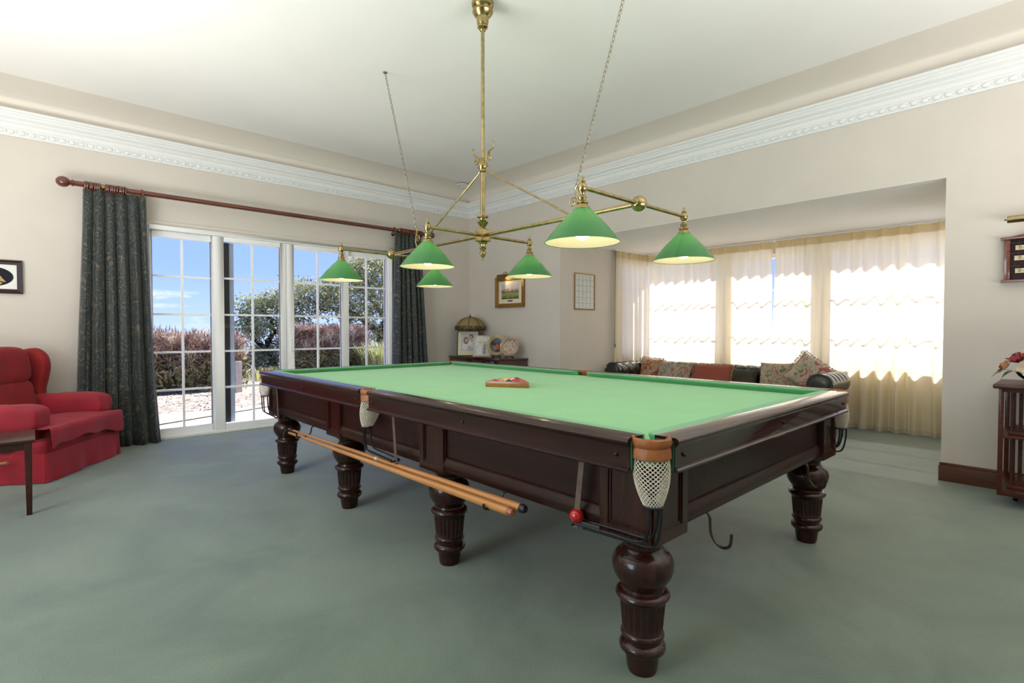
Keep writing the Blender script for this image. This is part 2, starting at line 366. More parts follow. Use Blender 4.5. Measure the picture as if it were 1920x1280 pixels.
M_leaf = leafy(multi_mat('oak_leaf', [(0.3, (0.17, 0.19, 0.07)), (0.5, (0.38, 0.39, 0.17)), (0.7, (0.62, 0.60, 0.36))], scale=2.2, rough=0.55))
M_hedge = multi_mat('winter_hedge_twig', [(0.32, (0.15, 0.085, 0.065)), (0.5, (0.38, 0.26, 0.18)), (0.68, (0.64, 0.54, 0.40))], scale=3.5, rough=0.9)
M_hedgegreen = multi_mat('green_undershrub', [(0.3, (0.05, 0.06, 0.02)), (0.7, (0.24, 0.25, 0.08))], scale=3, rough=0.8)
M_grass = leafy(multi_mat('tall_grass', [(0.3, (0.24, 0.26, 0.10)), (0.7, (0.48, 0.49, 0.24))], scale=4, rough=0.7))

# ------------------------------------------------------------------ room shell
XW, YW = 5.40, 6.88            # bay wall plane, door wall plane
XL, YB = -3.2, -3.6            # walls behind / beside the camera
ZC = 3.50                      # flat ceiling
DX0, DX1, DZ = 0.92, 3.92, 2.35  # door opening
BY0, BY1, BZ = 0.725, 4.855, 2.435  # bay opening
BXI = 7.62                     # inside face of the bay window wall

floor = MB().box((XL-0.2, YB-0.2, -0.12), (7.82, 7.02, 0.0)).build('floor', M_carpet, smooth=False)
struct(floor, 'sage green fitted carpet with darker tread marks across the room')
w = MB()
w.box((XL-0.2, YW, -0.1), (DX0, YW+0.2, 3.75)); w.box((DX1, YW, -0.1), (XW+0.2, YW+0.2, 3.75)); w.box((DX0, YW, DZ), (DX1, YW+0.2, 3.75))
struct(w.build('wall_back', M_wall, smooth=False), 'cream wall around the white garden doors')
w = MB()
w.box((XW, YB-0.2, -0.1), (XW+0.2, BY0, 3.75)); w.box((XW, BY1, -0.1), (XW+0.2, YW, 3.75)); w.box((XW, BY0, BZ), (XW+0.2, BY1, 3.75))
struct(w.build('wall_right', M_wall, smooth=False), 'pale wall with the wide opening to the curtained bay')
struct(MB().box((XL-0.2, YB-0.2, -0.1), (XL, YW, 3.75)).build('wall_left', M_wall, smooth=False))
struct(MB().box((XL, YB-0.2, -0.1), (XW, YB, 3.75)).build('wall_front', M_wall, smooth=False))
struct(MB().box((XL, YB, ZC), (XW, YW, ZC+0.25)).build('ceiling', M_ceil, smooth=False), 'flat off-white plaster ceiling')

# bay shell
b = MB()
b.box((XW+0.2, BY1, -0.1), (6.70, BY1+0.17, 2.75)); b.box((6.70, BY1, -0.1), (BXI+0.2, BY1+0.17, 0.74)); b.box((6.70, BY1, 2.27), (BXI+0.2, BY1+0.17, 2.75))
struct(b.build('wall_bay_side', M_wall, smooth=False), 'cream side wall of the bay beside the sheer curtains')
b = MB(); b.box((XW+0.2, BY0-0.17, -0.1), (6.70, BY0, 2.75)); b.box((6.70, BY0-0.17, -0.1), (BXI+0.2, BY0, 0.74)); b.box((6.70, BY0-0.17, 2.27), (BXI+0.2, BY0, 2.75))
struct(b.build('wall_bay_end', M_wall, smooth=False))
b = MB(); b.box((BXI, BY0, -0.1), (BXI+0.2, BY1, 0.74)); b.box((BXI, BY0, 2.27), (BXI+0.2, BY1, 2.75))
struct(b.build('wall_bay_window', M_wall, smooth=False), 'low wall under the bay windows behind the sheers')
struct(MB().box((XW+0.2, BY0, BZ-0.004), (BXI, BY1, 2.75)).box((XW+0.003, BY0, BZ-0.004), (XW+0.2, BY1, BZ+0.002)).build('ceiling_bay', M_ceil, smooth=False), 'low white ceiling of the curtained bay')
struct(MB().box((XW+0.2, -0.1, 2.76), (8.42, 5.7, 2.92)).build('roof_bay', M_white, smooth=False))

# bay windows
def window(name, a, b_, z0, z1, axis, plane, sill=True, label=None):
    """frame with two glazing bars between a..b_ along axis ('y' at x=plane, or 'x' at y=plane)"""
    root = struct(bpy.data.objects.new(name, None), label); COL.objects.link(root)
    def bx(m, u0, u1, z0_, z1_, d0, d1):
        if axis == 'y': m.box((plane+d0, u0, z0_), (plane+d1, u1, z1_))
        else: m.box((u0, plane+d0, z0_), (u1, plane+d1, z1_))
    fr = MB(); t = 0.055
    bx(fr, a, a+t, z0, z1, 0.04, 0.12); bx(fr, b_-t, b_, z0, z1, 0.04, 0.12); bx(fr, a+t, b_-t, z0, z0+t, 0.04, 0.12); bx(fr, a+t, b_-t, z1-t, z1, 0.04, 0.12)
    fr.build('window_frame', M_white, root, smooth=False)
    g = MB(); bx(g, a+t, b_-t, z0+t, z1-t, 0.078, 0.082); g.build('pane', M_glass, root, smooth=False)
    for k in (1, 2):
        zz = z0+(z1-z0)*k/3; m = MB(); bx(m, a+t, b_-t, zz-0.007, zz+0.007, 0.070, 0.092); m.build('glazing_bar', M_white, root, smooth=False)
    if sill:
        m = MB(); bx(m, a, b_, z0-0.025, z0, -0.05 if plane > 5 and axis == 'y' else 0.0, 0.2); m.build('window_sill', M_white, root, smooth=False)
window('window_1', BY0+0.02, 2.22, 0.765, 2.27, 'y', BXI, label='bay window behind the sheer curtain nearest the pillar')
window('window_2', 2.32, 3.50, 0.765, 2.27, 'y', BXI, label='middle bay window behind the gap between two sheers')
window('window_3', 3.60, BY1-0.02, 0.765, 2.27, 'y', BXI, label='bay window behind the sheer curtain by the bay corner')
window('window_4', 6.72, BXI-0.02, 0.765, 2.27, 'x', BY1, label='narrow side window of the bay behind sheer curtain')
window('window_5', 6.72, BXI-0.02, 0.765, 2.27, 'x', BY0-0.16)
for y0, y1 in ((2.22, 2.32), (3.50, 3.60)):
    struct(MB().box((BXI, y0, 0.74), (BXI+0.2, y1, 2.27)).build('bay_mullion', M_wall, smooth=False))

# cornice with egg moulding, cove above it
prof = [(0.0, 3.042), (0.014, 3.042), (0.016, 3.058), (0.010, 3.062), (0.020, 3.098), (0.030, 3.104), (0.032, 3.118), (0.024, 3.124), (0.030, 3.155), (0.048, 3.172), (0.050, 3.186),
        (0.060, 3.192), (0.078, 3.206), (0.083, 3.222), (0.094, 3.230), (0.098, 3.244), (0.110, 3.250), (0.112, 3.272), (0.0, 3.272)]
def cornice(name, p0, p1, out, mitre, label=None):
    p0 = Vector(p0); p1 = Vector(p1); d = (p1-p0).normalized(); o = Vector(out)
    m = MB(); vs = []; n = len(prof)
    for p, sgn in ((p0, 1), (p1, -1)):
        for a, z in prof: vs.append(p+o*a+d*(a*sgn*mitre)+Vector((0, 0, z)))
    fs = [(k, (k+1) % n, n+(k+1) % n, n+k) for k in range(n)]+[tuple(range(n))[::-1], tuple(range(n, 2*n))]
    m.add(vs, fs); return struct(m.build(name, M_cornice, angle=20), label)
c1 = cornice('trim_1', (XL, YW, 0), (XW, YW, 0), (0, -1, 0), 1, 'white moulded cornice above the garden doors')
c2 = cornice('trim_2', (XW, YW, 0), (XW, YB, 0), (-1, 0, 0), 1, 'white moulded cornice above the bay opening')
cornice('trim_3', (XL, YB, 0), (XL, YW, 0), (1, 0, 0), 1); cornice('trim_4', (XW, YB, 0), (XL, YB, 0), (0, 1, 0), 1)
egg = MB(); egg.soft((0, 0, 0), (0.052, 0.022, 0.036), 0.9, 0.9, 12, 7)
egg.add([(-0.040, 0.0, 0.016), (-0.030, 0.0, 0.016), (-0.035, 0.0, -0.016), (-0.035, -0.010, 0.0)], [(0, 1, 3), (1, 2, 3), (2, 0, 3)])
egg_me = egg.mesh('egg_moulding'); egg_me.materials.append(M_cornice)
y = YW-0.09
while y > -1.2:
    o = link('egg_moulding', egg_me, None, c2, (XW-0.018, y, 3.081)); o.rotation_euler = (0, 0, PI/2); y -= 0.074
x = XW-0.09
while x > -0.6:
    link('egg_moulding', egg_me, None, c1, (x, YW-0.018, 3.081)); x -= 0.074
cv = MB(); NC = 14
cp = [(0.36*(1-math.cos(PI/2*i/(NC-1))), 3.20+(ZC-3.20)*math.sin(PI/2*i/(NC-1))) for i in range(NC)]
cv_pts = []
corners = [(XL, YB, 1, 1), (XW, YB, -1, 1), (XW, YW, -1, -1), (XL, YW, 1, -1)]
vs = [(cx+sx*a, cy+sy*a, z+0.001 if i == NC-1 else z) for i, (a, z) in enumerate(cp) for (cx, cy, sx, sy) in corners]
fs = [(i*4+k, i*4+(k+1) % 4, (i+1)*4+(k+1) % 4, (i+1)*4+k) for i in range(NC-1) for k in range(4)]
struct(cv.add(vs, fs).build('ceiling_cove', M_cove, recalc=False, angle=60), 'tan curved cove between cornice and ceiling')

# skirting boards
def skirting(name, lo, hi, lip, label=None):
    m = MB().box(lo, hi); m.box(*lip); return struct(m.build(name, M_base, bevel=0.004), label)
skirting('baseboard_right', (XW-0.022, YB, 0), (XW, BY0+0.012, 0.125), ((XW-0.014, YB, 0.125), (XW, BY0+0.008, 0.148)), 'dark red mahogany skirting board at the foot of the pillar wall')
skirting('baseboard_corner', (XW-0.022, BY1, 0), (XW, YW, 0.125), ((XW-0.014, BY1, 0.125), (XW, YW, 0.148)))
skirting('baseboard_back', (XL, YW-0.022, 0), (DX0-0.02, YW, 0.125), ((XL, YW-0.014, 0.125), (DX0-0.02, YW, 0.148)))
skirting('baseboard_back.001', (DX1+0.02, YW-0.022, 0), (XW-0.025, YW, 0.125), ((DX1+0.02, YW-0.014, 0.125), (XW-0.025, YW, 0.148)))
skirting('baseboard_bay', (XW+0.2, BY1-0.022, 0), (BXI, BY1, 0.125), ((XW+0.2, BY1-0.014, 0.125), (BXI, BY1, 0.148)))
v_ = MB().lathe([(0.085, 0.0), (0.095, -0.004), (0.095, -0.012), (0.07, -0.018), (0.066, -0.010)], (0, 0, 0), 28).build('ceiling_speaker', M_cornice, loc=(5.02, 6.56, 3.478))
tag(v_, 'small round white ceiling vent near the room corner', 'vent')

# ------------------------------------------------------------------ garden doors
door = struct(bpy.data.objects.new('door_1', None), 'white framed garden doors with glazing bars and four leaves'); COL.objects.link(door)
fr = MB(); y0, y1 = 6.81, 6.97
fr.box((DX0, y0, 0), (DX0+0.05, y1, DZ)); fr.box((DX1-0.05, y0, 0), (DX1, y1, DZ)); fr.box((DX0+0.05, y0, 2.305), (DX1-0.05, y1, DZ)); fr.box((DX0+0.05, y0, 0), (DX1-0.05, y1, 0.03))
fr.build('door_frame', M_white, door, bevel=0.004)
MB().box((DX0-0.03, 6.862, DZ), (DX1+0.03, YW, DZ+0.055)).build('head_trim', M_wall, door, bevel=0.003)
def sash(x0, x1, glass, yy, handle=None, top=2.30, seal=False):
    """outer stile limits x0..x1, glass limits; yy = inner face"""
    gx0, gx1, gz0, gz1 = glass; s = MB()
    s.box((x0, yy, 0.03), (gx0, yy+0.06, top)); s.box((gx1, yy, 0.03), (x1, yy+0.06, top)); s.box((gx0, yy, 0.03), (gx1, yy+0.06, gz0)); s.box((gx0, yy, gz1), (gx1, yy+0.06, top))
    o = s.build('sash', M_white, door, bevel=0.003)
    MB().box((gx0, yy+0.03, gz0), (gx1, yy+0.034, gz1)).build('pane', M_glass, o, smooth=False)
    e = 0.006
    q = MB(); q.box((gx1-e, yy+0.02, gz0), (gx1, yy+0.03, gz1)); q.box((gx0, yy+0.02, gz0), (gx0+e, yy+0.03, gz1)); q.build('gasket', M_seal, o, smooth=False)
    xm = (gx0+gx1)/2
    MB().box((xm-0.011, yy+0.018, gz0), (xm+0.011, yy+0.046, gz1)).build('glazing_bar', M_white, o, smooth=False)
    for k in range(1, 5):
        zz = gz0+(gz1-gz0)*k/5
        MB().box((gx0, yy+0.020, zz-0.011), (gx1, yy+0.044, zz+0.011)).build('glazing_bar', M_white, o, smooth=False)
    if handle:
        h = MB(); hx = handle
        h.box((hx-0.014, yy-0.008, 0.93), (hx+0.014, yy, 1.12)); h.tube(smooth_path([(hx, yy-0.005, 1.09), (hx, yy-0.045, 1.09), (hx, yy-0.05, 1.06), (hx, yy-0.05, 0.95)], 5), 0.009, 8)
        h.build('handle', M_white, o)
    return o
sash(0.97, 1.60, (1.0, 1.575, 0.105, 2.235), 6.875)
sash(1.585, 2.405, (1.695, 2.335, 0.10, 2.245), 6.815)
sash(2.41, 3.245, (2.505, 3.140, 0.10, 2.245), 6.815, handle=2.475)
sash(3.235, 3.87, (3.260, 3.845, 0.105, 2.235), 6.875)
MB().box((1.70, 6.905, 0.10), (1.775, 6.935, 2.245)).build('screen_channel', M_seal, door, smooth=False)
MB().box((1.775, 6.910, 0.10), (1.825, 6.940, 2.245)).build('screen_stile', M_alu, door, smooth=False)

# ------------------------------------------------------------------ snooker table
TX, TY, TW, TL, ZT = 1.403, 0.855, 2.07, 3.86, 0.868
table = thing('snooker_table', 'full-size snooker table with green baize, dark mahogany rails and eight turned legs', 'snooker table', (TX, TY, 0))
CE, GM, RW = 0.115, 0.052, 0.088       # corner set-back, half gap at middle pockets, rail width
ZB = 0.832
rprof = [(0.004, ZT-0.004), (0.0, ZT-0.008), (0.0, ZT-0.019), (0.004, ZT-0.023), (0.010, ZT-0.026), (0.013, ZT-0.034), (0.013, ZT-0.096), (0.006, ZT-0.100), (0.001, ZT-0.104), (0.001, ZT-0.110), (0.006, ZT-0.114), (RW, ZT-0.114), (RW, ZT), (0.010, ZT)]
def run(p0, p1, inward):
    return [(p0, inward), (p1, inward)]
def wall_rail(p0, p1, inward, m, nb):
    p0 = Vector((*p0, 0)); p1 = Vector((*p1, 0)); i = Vector((*inward, 0)); d = (p1-p0).normalized()
    r = MB().sweep(rprof, run(p0, p1, i)).build('rail', m, table, bevel=0, angle=50)
    for p, s in ((p0, -1), (p1, 1)):
        e = MB(); a = p+i*0.016; c = p+i*(RW-0.004)+d*(s*0.006)
        e.box((min(a.x, c.x)-1e-4, min(a.y, c.y)-1e-4, ZT-0.108), (max(a.x, c.x)+1e-4, max(a.y, c.y)+1e-4, ZT-0.010))
        e.build('end_cloth', M_endcloth, r, smooth=False)
    for k in range(nb):
        q = p0.lerp(p1, (0.03+0.94*k/(nb-1)))+i*0.0125
        s = MB().soft((q.x, q.y, ZT-0.062), (0.016, 0.016, 0.016), 1, 1, 10, 6); s.build('bolt_cover', M_table, r)
    # cushion: nose tapers away round the pocket jaws
    n = 60; ln = (p1-p0).length; cw = 0.056
    def off(s):
        m_ = min(s, ln-s); R = 0.085
        return cw*(1 if m_ > R else math.sqrt(max(0, 1-(1-m_/R)**2)))
    sec = []
    for k in range(n):
        t = k/(n-1); s = ln*(0.5-0.5*math.cos(PI*t)); o = max(off(s), 0.002); b0 = p0+d*s+i*RW
        nb_ = b0+i*o
        sec.append([b0+Vector((0, 0, ZT-0.0015)), b0+i*(o*0.80)+Vector((0, 0, ZT-0.0005)), nb_+Vector((0, 0, ZT-0.004)), nb_+Vector((0, 0, ZT-0.010)), b0+i*(o*0.62)+Vector((0, 0, ZB+0.003)), b0+i*(o*0.55)+Vector((0, 0, ZB-0.004)), b0+Vector((0, 0, ZB-0.004))])
    c = MB(); nn = len(sec[0]); c.v = [tuple(v) for s in sec for v in s]
    c.f = [(a*nn+k, a*nn+(k+1) % nn, (a+1)*nn+(k+1) % nn, (a+1)*nn+k) for a in range(n-1) for k in range(nn)]+[tuple(range(nn))[::-1], tuple((n-1)*nn+k for k in range(nn))]
    c.build('rail_cushion', M_cushionshade, table, angle=40)
wall_rail((0, CE), (0, TL/2-GM), (1, 0), M_table, 3)
wall_rail((0, TL/2+GM), (0, TL-CE), (1, 0), M_table, 3)
wall_rail((TW, CE), (TW, TL/2-GM), (-1, 0), M_table, 3)
wall_rail((TW, TL/2+GM), (TW, TL-CE), (-1, 0), M_table, 3)
wall_rail((CE, 0), (TW-CE, 0), (0, 1), M_tablex, 3)
wall_rail((CE, TL), (TW-CE, TL), (0, -1), M_tablex, 3)
# slate bed under baize, notched at the six pockets
e = RW-0.01
poly = [(e+0.075, e), (TW-e-0.075, e), (TW-0.06, 0.06), (TW-e, e+0.075), (TW-e, TL/2-0.05), (TW-e-0.01, TL/2), (TW-e, TL/2+0.05), (TW-e, TL-e-0.075), (TW-0.06, TL-0.06), (TW-e-0.075, TL-e), (e+0.075, TL-e), (0.06, TL-0.06), (e, TL-e-0.075), (e, TL/2+0.05), (e+0.01, TL/2), (e, TL/2-0.05), (e, e+0.075), (0.06, 0.06)]
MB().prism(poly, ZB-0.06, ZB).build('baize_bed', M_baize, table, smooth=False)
# frame: skirts, blocks, mouldings
SX = 0.098
BLK = 0.105
LEGX = (0.1945, TW-0.1945); LEGY = (0.182, 1.35, TL-1.35, TL-0.182)
def skirt(p0, p1, inward, m):
    p0 = Vector((*p0, 0)); p1 = Vector((*p1, 0)); i = Vector((*inward, 0))
    sk = MB().sweep([(0.0, 0.545), (0.0, 0.757), (0.03, 0.757), (0.03, 0.545)], run(p0, p1, i)).build('skirt_panel', m, table, smooth=False)
    mp = [(0.0, 0.590), (-0.006, 0.586), (-0.006, 0.578), (-0.012, 0.572), (-0.012, 0.562), (-0.016, 0.556), (-0.016, 0.540), (-0.012, 0.533), (-0.012, 0.520), (0.03, 0.520), (0.03, 0.590)]
    MB().sweep(mp, run(p0, p1, i)).build('skirt_moulding', m, table, angle=50)
for x0, i in ((SX, (1, 0)), (TW-SX, (-1, 0))):
    for k in range(3): skirt((x0, LEGY[k]+BLK), (x0, LEGY[k+1]-BLK), i, M_skirt)
for y0, i in ((SX, (0, 1)), (TL-SX, (0, -1))): skirt((LEGX[0]+BLK, y0), (LEGX[1]-BLK, y0), i, M_skirt)
MB().box((0.13, 0.13, 0.70), (TW-0.13, TL-0.13, ZB-0.06)).build('slate_base', M_table, table, smooth=False)
blk = MB().box((-BLK, -BLK, 0.497), (BLK, BLK, 0.757))
for s in (-1, 1):                   # raised border on every face of the block
    for ax in (0, 1):
        for (u0, u1, z0, z1) in ((-BLK, -BLK+0.035, 0.50, 0.757), (BLK-0.035, BLK, 0.50, 0.757), (-BLK+0.035, BLK-0.035, 0.50, 0.54)):
            f0, f1 = (BLK, BLK+0.009) if s > 0 else (-BLK-0.009, -BLK)
            blk.box((f0, u0, z0), (f1, u1, z1)) if ax == 0 else blk.box((u0, f0, z0), (u1, f1, z1))
for ax in (0, 1):
    for s in (-1, 1):
        for (u0, u1, z0, z1) in ((-BLK+0.035, -BLK+0.044, 0.54, 0.757), (BLK-0.044, BLK-0.035, 0.54, 0.757), (-BLK+0.044, BLK-0.044, 0.54, 0.549)):
            f0, f1 = (BLK, BLK+0.004) if s > 0 else (-BLK-0.004, -BLK)
            blk.box((f0, u0, z0), (f1, u1, z1)) if ax == 0 else blk.box((u0, f0, z0), (u1, f1, z1))
blk_me = blk.mesh('leg_block', smooth=False); blk_me.materials.append(M_leg)
LP = [(0.070, 0.4975), (0.080, 0.490), (0.080, 0.480), (0.072, 0.474), (0.066, 0.462), (0.066, 0.452), (0.072, 0.446), (0.076, 0.438), (0.090, 0.430), (0.101, 0.416), (0.108, 0.396), (0.108, 0.376), (0.102, 0.352), (0.090, 0.332), (0.080, 0.318),
      (0.074, 0.306), (0.076, 0.298), (0.086, 0.294), (0.094, 0.287), (0.096, 0.279), (0.092, 0.271), (0.084, 0.266), (0.081, 0.262), (0.0800, 0.258), (0.0705, 0.152), (0.0705, 0.148), (0.073, 0.146), (0.0765, 0.140), (0.0765, 0.134), (0.073, 0.128), (0.067, 0.125), (0.066, 0.113), (0.070, 0.110), (0.078, 0.104), (0.082, 0.094), (0.080, 0.083), (0.072, 0.074), (0.062, 0.068), (0.060, 0.060), (0.054, 0.014), (0.050, 0.0)]
LP2 = []
for i_, (r, z) in enumerate(LP):     # extra rings so that the flutes end cleanly
    LP2.append((r, z))
    if r == 0.0800 and z == 0.258: LP2 += [(0.0792, 0.250), (0.0785, 0.242), (0.0725, 0.172), (0.0717, 0.163)]
def flute(a, z):
    if z > 0.2505 or z < 0.1625: return 1.0
    k = abs(math.sin(a*11))
    return 1-0.075*(k**0.6)
leg_me = MB().lathe(LP2, (0, 0, 0), 132, rfun=flute).mesh('leg', angle=40); leg_me.materials.append(M_leg)
for lx in LEGX:
    for ly in LEGY:
        link('leg_block', blk_me, None, table, (lx, ly, 0)); link('leg', leg_me, None, table, (lx, ly, 0))

def pocket(cx, cy, out, rail, strap=True, full=True):
    """leather mouth, net and ball rail; out = outward direction, rail = direction the ball rail runs (2D)"""
    root = bpy.data.objects.new('pocket', None); COL.objects.link(root); root.parent = table; root.location = (cx, cy, 0)
    o = Vector((*out, 0)).normalized(); a0 = math.atan2(o.y, o.x)
    le = MB(); n = 26; r0 = 0.050
    pf = [(0.0, ZT-0.030), (-0.004, ZT-0.012), (0.000, ZT-0.002), (0.008, ZT+0.002), (0.015, ZT-0.003), (0.017, ZT-0.014), (0.014, ZT-0.026), (0.008, ZT-0.032)]
    path = []
    for k in range(n):
        a = a0+rad(-112+224*k/(n-1)); d = Vector((math.cos(a), math.sin(a), 0)); path.append((d*r0, d))
    le.sweep(pf, path)
    pf2 = [(0.0, ZT-0.030), (0.012, ZT-0.030), (0.015, ZT-0.040), (0.016, ZT-0.064), (0.012, ZT-0.068), (0.004, ZT-0.066)]
    path = []
    for k in range(n):
        a = a0+rad(-74+148*k/(n-1)); d = Vector((math.cos(a), math.sin(a), 0)); path.append((d*(r0-0.001), d))
    le.sweep(pf2, path); le.build('leather', M_tan, root)
    # net: diamond mesh drawn in towards the ball-rail ring
    ring_c = Vector((0, 0, 0))+o*0.030; zt, zb = ZT-0.066, 0.652; NU, NV = 22, 11
    def npt(u, v):
        a = a0+2*PI*u; t = v; r = 0.056+(0.029-0.056)*(t**1.3)+0.010*math.sin(PI*t)
        return Vector((math.cos(a)*r, math.sin(a)*r, zt+(zb-zt)*t))+ring_c*t
    net = MB(); V = []; Fc = []
    for j in range(NV*2+1):
        for i in range(NU): V.append(npt((i+0.5*(j % 2))/NU, j/(NV*2)))
    W2 = 0.0017
    for j in range(NV*2):
        for i in range(NU):
            p = V[j*NU+i]
            for q in ((V[(j+1)*NU+i], V[(j+1)*NU+(i+1) % NU]) if j % 2 else (V[(j+1)*NU+i], V[(j+1)*NU+(i-1) % NU])):
                net.tube([p, q], W2, 4, caps=False)
    no = net.build('net', M_net, root, smooth=False); no['kind'] = 'stuff'
    rg = MB(); rc = ring_c+Vector((0, 0, zb))
    rg.tube([rc+Vector((0.031*math.cos(2*PI*k/20), 0.031*math.sin(2*PI*k/20), 0)) for k in range(20)], 0.0045, 6, closed=True)
    d = Vector((*rail, 0)).normalized(); s = Vector((-d.y, d.x, 0))
    for off, z1 in ((-0.023, 0.530), (0.0, 0.514), (0.023, 0.530)):
        st = rc+s*off-d*(0.004 if off else 0.030)
        pts = smooth_path([st, st+Vector((0, 0, -0.045)), st+d*0.016+Vector((0, 0, zb*0+(z1-zb)*0.86)), st+d*0.05+Vector((0, 0, z1-zb-0.002)), st+d*0.15+Vector((0, 0, z1-zb-0.006)), st+d*0.315+Vector((0, 0, z1-zb-0.014))], 6)
        rg.tube(pts, 0.0048, 7)
    e0 = rc+d*0.315+Vector((0, 0, 0.520-zb-0.010)); rg.tube([e0-s*0.027, e0+s*0.027], 0.0045, 6)
    rg.build('ball_rail', M_iron, root)
    if strap:
        f = rc+d*0.322; f.z = 0
        sp = MB(); hw = d*0.013; th = s*0.0015
        top = f-d*0.03+Vector((0, 0, ZT-0.112)); bot = f+Vector((0, 0, 0.490))
        sp.add([top-hw*0.9-th, top+hw*0.9-th, bot+hw-th, bot-hw-th, top-hw*0.9+th, top+hw*0.9+th, bot+hw+th, bot-hw+th], [(0, 1, 2, 3), (7, 6, 5, 4), (0, 4, 5, 1), (1, 5, 6, 2), (2, 6, 7, 3), (3, 7, 4, 0)])
        sp.build('strap', M_strap, root, smooth=False)
    return root
PC = 0.078
pocket(PC, PC, (-1, -1), (0, 1)); pocket(0.062, TL/2, (-1, 0), (0, -1)); pocket(PC, TL-PC, (-1, 1), (0, -1))
pocket(TW-PC, PC, (1, -1), (0, 1)); pocket(TW-0.062, TL/2, (1, 0), (0, -1)); pocket(TW-PC, TL-PC, (1, 1), (0, -1))

hook_pts = [(0.0, 0.522), (0.012, 0.518), (0.022, 0.505), (0.024, 0.48), (0.028, 0.45), (0.045, 0.425), (0.066, 0.416), (0.086, 0.424), (0.094, 0.44), (0.096, 0.468)]
def cue_hook(x, y, out, sc_=1.0, sz=None, m=None):
    sz = sz or sc_
    o = Vector((*out, 0)); p = Vector((x, y, 0))
    return MB().tube(smooth_path([p+o*(a*sc_)+Vector((0, 0, 0.522+(z-0.522)*sz)) for a, z in hook_pts], 5), 0.0055, 8).build('cue_hook', m or M_bronze, table)
cue_hook(SX+0.01, 0.80, (-1, 0), 1.45, 0.53); cue_hook(SX+0.01, 2.86, (-1, 0), 1.45, 0.68)
cue_hook(0.49, SX+0.008, (0, -1), 1.15); cue_hook(1.56, SX+0.008, (0, -1), 1.15)

def cue(name, label, p0, p1, rb, rt, m, capm):
    """p0 = butt, p1 = tip"""
    p0 = Vector(p0); p1 = Vector(p1); L = (p1-p0).length; d = (p1-p0)/L
    root = thing(name, label, 'cue', p0, 0, 'long cues lying on the table hooks')
    n = 14; MB().tube([d*(0.03+(L-0.05)*k/n) for k in range(n+1)], [rb+(rt-rb)*k/n for k in range(n+1)], 14).build('shaft', m, root)
    MB().tube([d*0.03, d*0.012, d*0.004, d*0.0], [rb, rb*0.97, rb*0.75, rb*0.3], 14).build('butt_cap', capm, root)
    return root, d, L
q1, d1, L1 = cue('long_cue', 'long wooden cue with black bumper resting in the table hooks', (TX+0.040, 1.475, 0.499), (TX+0.040, 4.06, 0.458), 0.0185, 0.007, M_cue, M_black)
MB().tube([d1*(L1-0.02), d1*L1], 0.007, 10).build('tip', M_strap, q1)
MB().tube([d1*1.20, d1*1.225], 0.0132, 14).build('ferrule', M_net, q1)
q2, d2, L2 = cue('long_rest', 'long rest with plain rounded butt and spider head, lying beside the cue', (TX+0.000, 1.505, 0.487), (TX+0.006, 3.98, 0.448), 0.0180, 0.009, M_cue, M_cuered)
sp = MB(); h = d2*(L2-0.03)
for sx in (-1, 1):
    sp.tube(smooth_path([h, h+Vector((0.02*sx, 0.01, 0.028)), h+Vector((0.034*sx, 0.015, 0.0)), h+Vector((0.04*sx, 0.015, -0.03))], 4), 0.0035, 6)
    sp.tube(smooth_path([h, h+Vector((0.012*sx, 0.01, 0.035)), h+Vector((0.018*sx, 0.015, 0.05))], 4), 0.0035, 6)
sp.build('spider_head', M_iron, q2)

# balls and triangle
BR = 0.0262
def ball(name, label, loc, m, group=None):
    o = MB().soft((0, 0, 0), (2*BR, 2*BR, 2*BR), 1, 1, 28, 16).build(name, m, loc=loc, angle=80)
    return tag(o, label, 'ball', group)
def gloss(name, c, c2=None): return mat(name, c, rough=0.08, coat=0.5, var=0.05, col2=c2)
M_bred = gloss('red_ball', (0.50, 0.012, 0.014)); M_borange = gloss('orange_ball', (0.72, 0.20, 0.02)); M_bblack = gloss('black_ball', (0.015, 0.015, 0.017)); M_bpink = gloss('pink_red_ball', (0.55, 0.06, 0.06))
M_bwine = gloss('wine_ball', (0.35, 0.02, 0.05)); M_bgreen = gloss('green_grey_ball', (0.22, 0.20, 0.16)); M_bwhite = gloss('ivory_ball', (0.80, 0.74, 0.62)); M_byellow = gloss('yellow_ball', (0.75, 0.48, 0.04))
ball('snooker_ball', 'red ball at the end of the iron ball rail', (TX+PC-0.0212, 1.228, 0.5365), M_bred)
rack_o = Vector((2.243, 2.685, ZB)); rack_e = Vector((2.392, 2.420, ZB)); rd = (rack_e-rack_o).normalized(); rn = Vector((-rd.y, rd.x, 0)); rn = rn if rn.x > 0 else -rn
side = (rack_e-rack_o).length; apex = rack_o+rd*side/2+rn*side*0.866
rk = thing('triangle_rack', 'small wooden triangle rack full of balls on the green baize', 'rack', rack_o)
cen = (rack_o+rack_e+apex)/3
def rack_side(a, b_):
    a = a-rack_o; b_ = b_-rack_o; c_ = cen-rack_o; m_ = MB(); t = 0.045
    ai = a.lerp(c_, t); bi = b_.lerp(c_, t); z = Vector((0, 0, 0.040))
    m_.add([a, b_, bi, ai, a+z, b_+z, bi+z, ai+z], [(3, 2, 1, 0), (4, 5, 6, 7), (0, 1, 5, 4), (1, 2, 6, 5), (2, 3, 7, 6), (3, 0, 4, 7)])
    m_.build('rack_side', M_rack, rk, bevel=0.002)
rack_side(rack_o, rack_e); rack_side(rack_e, apex); rack_side(apex, rack_o)
row = [('red pool ball first in the front row of the rack', M_bred), ('orange ball second in the front row of the rack', M_borange), ('black and cream ball in the middle of the front row', M_bblack), ('wine red ball fourth in the front row of the rack', M_bwine), ('pinkish red ball last in the front row of the rack', M_bpink)]
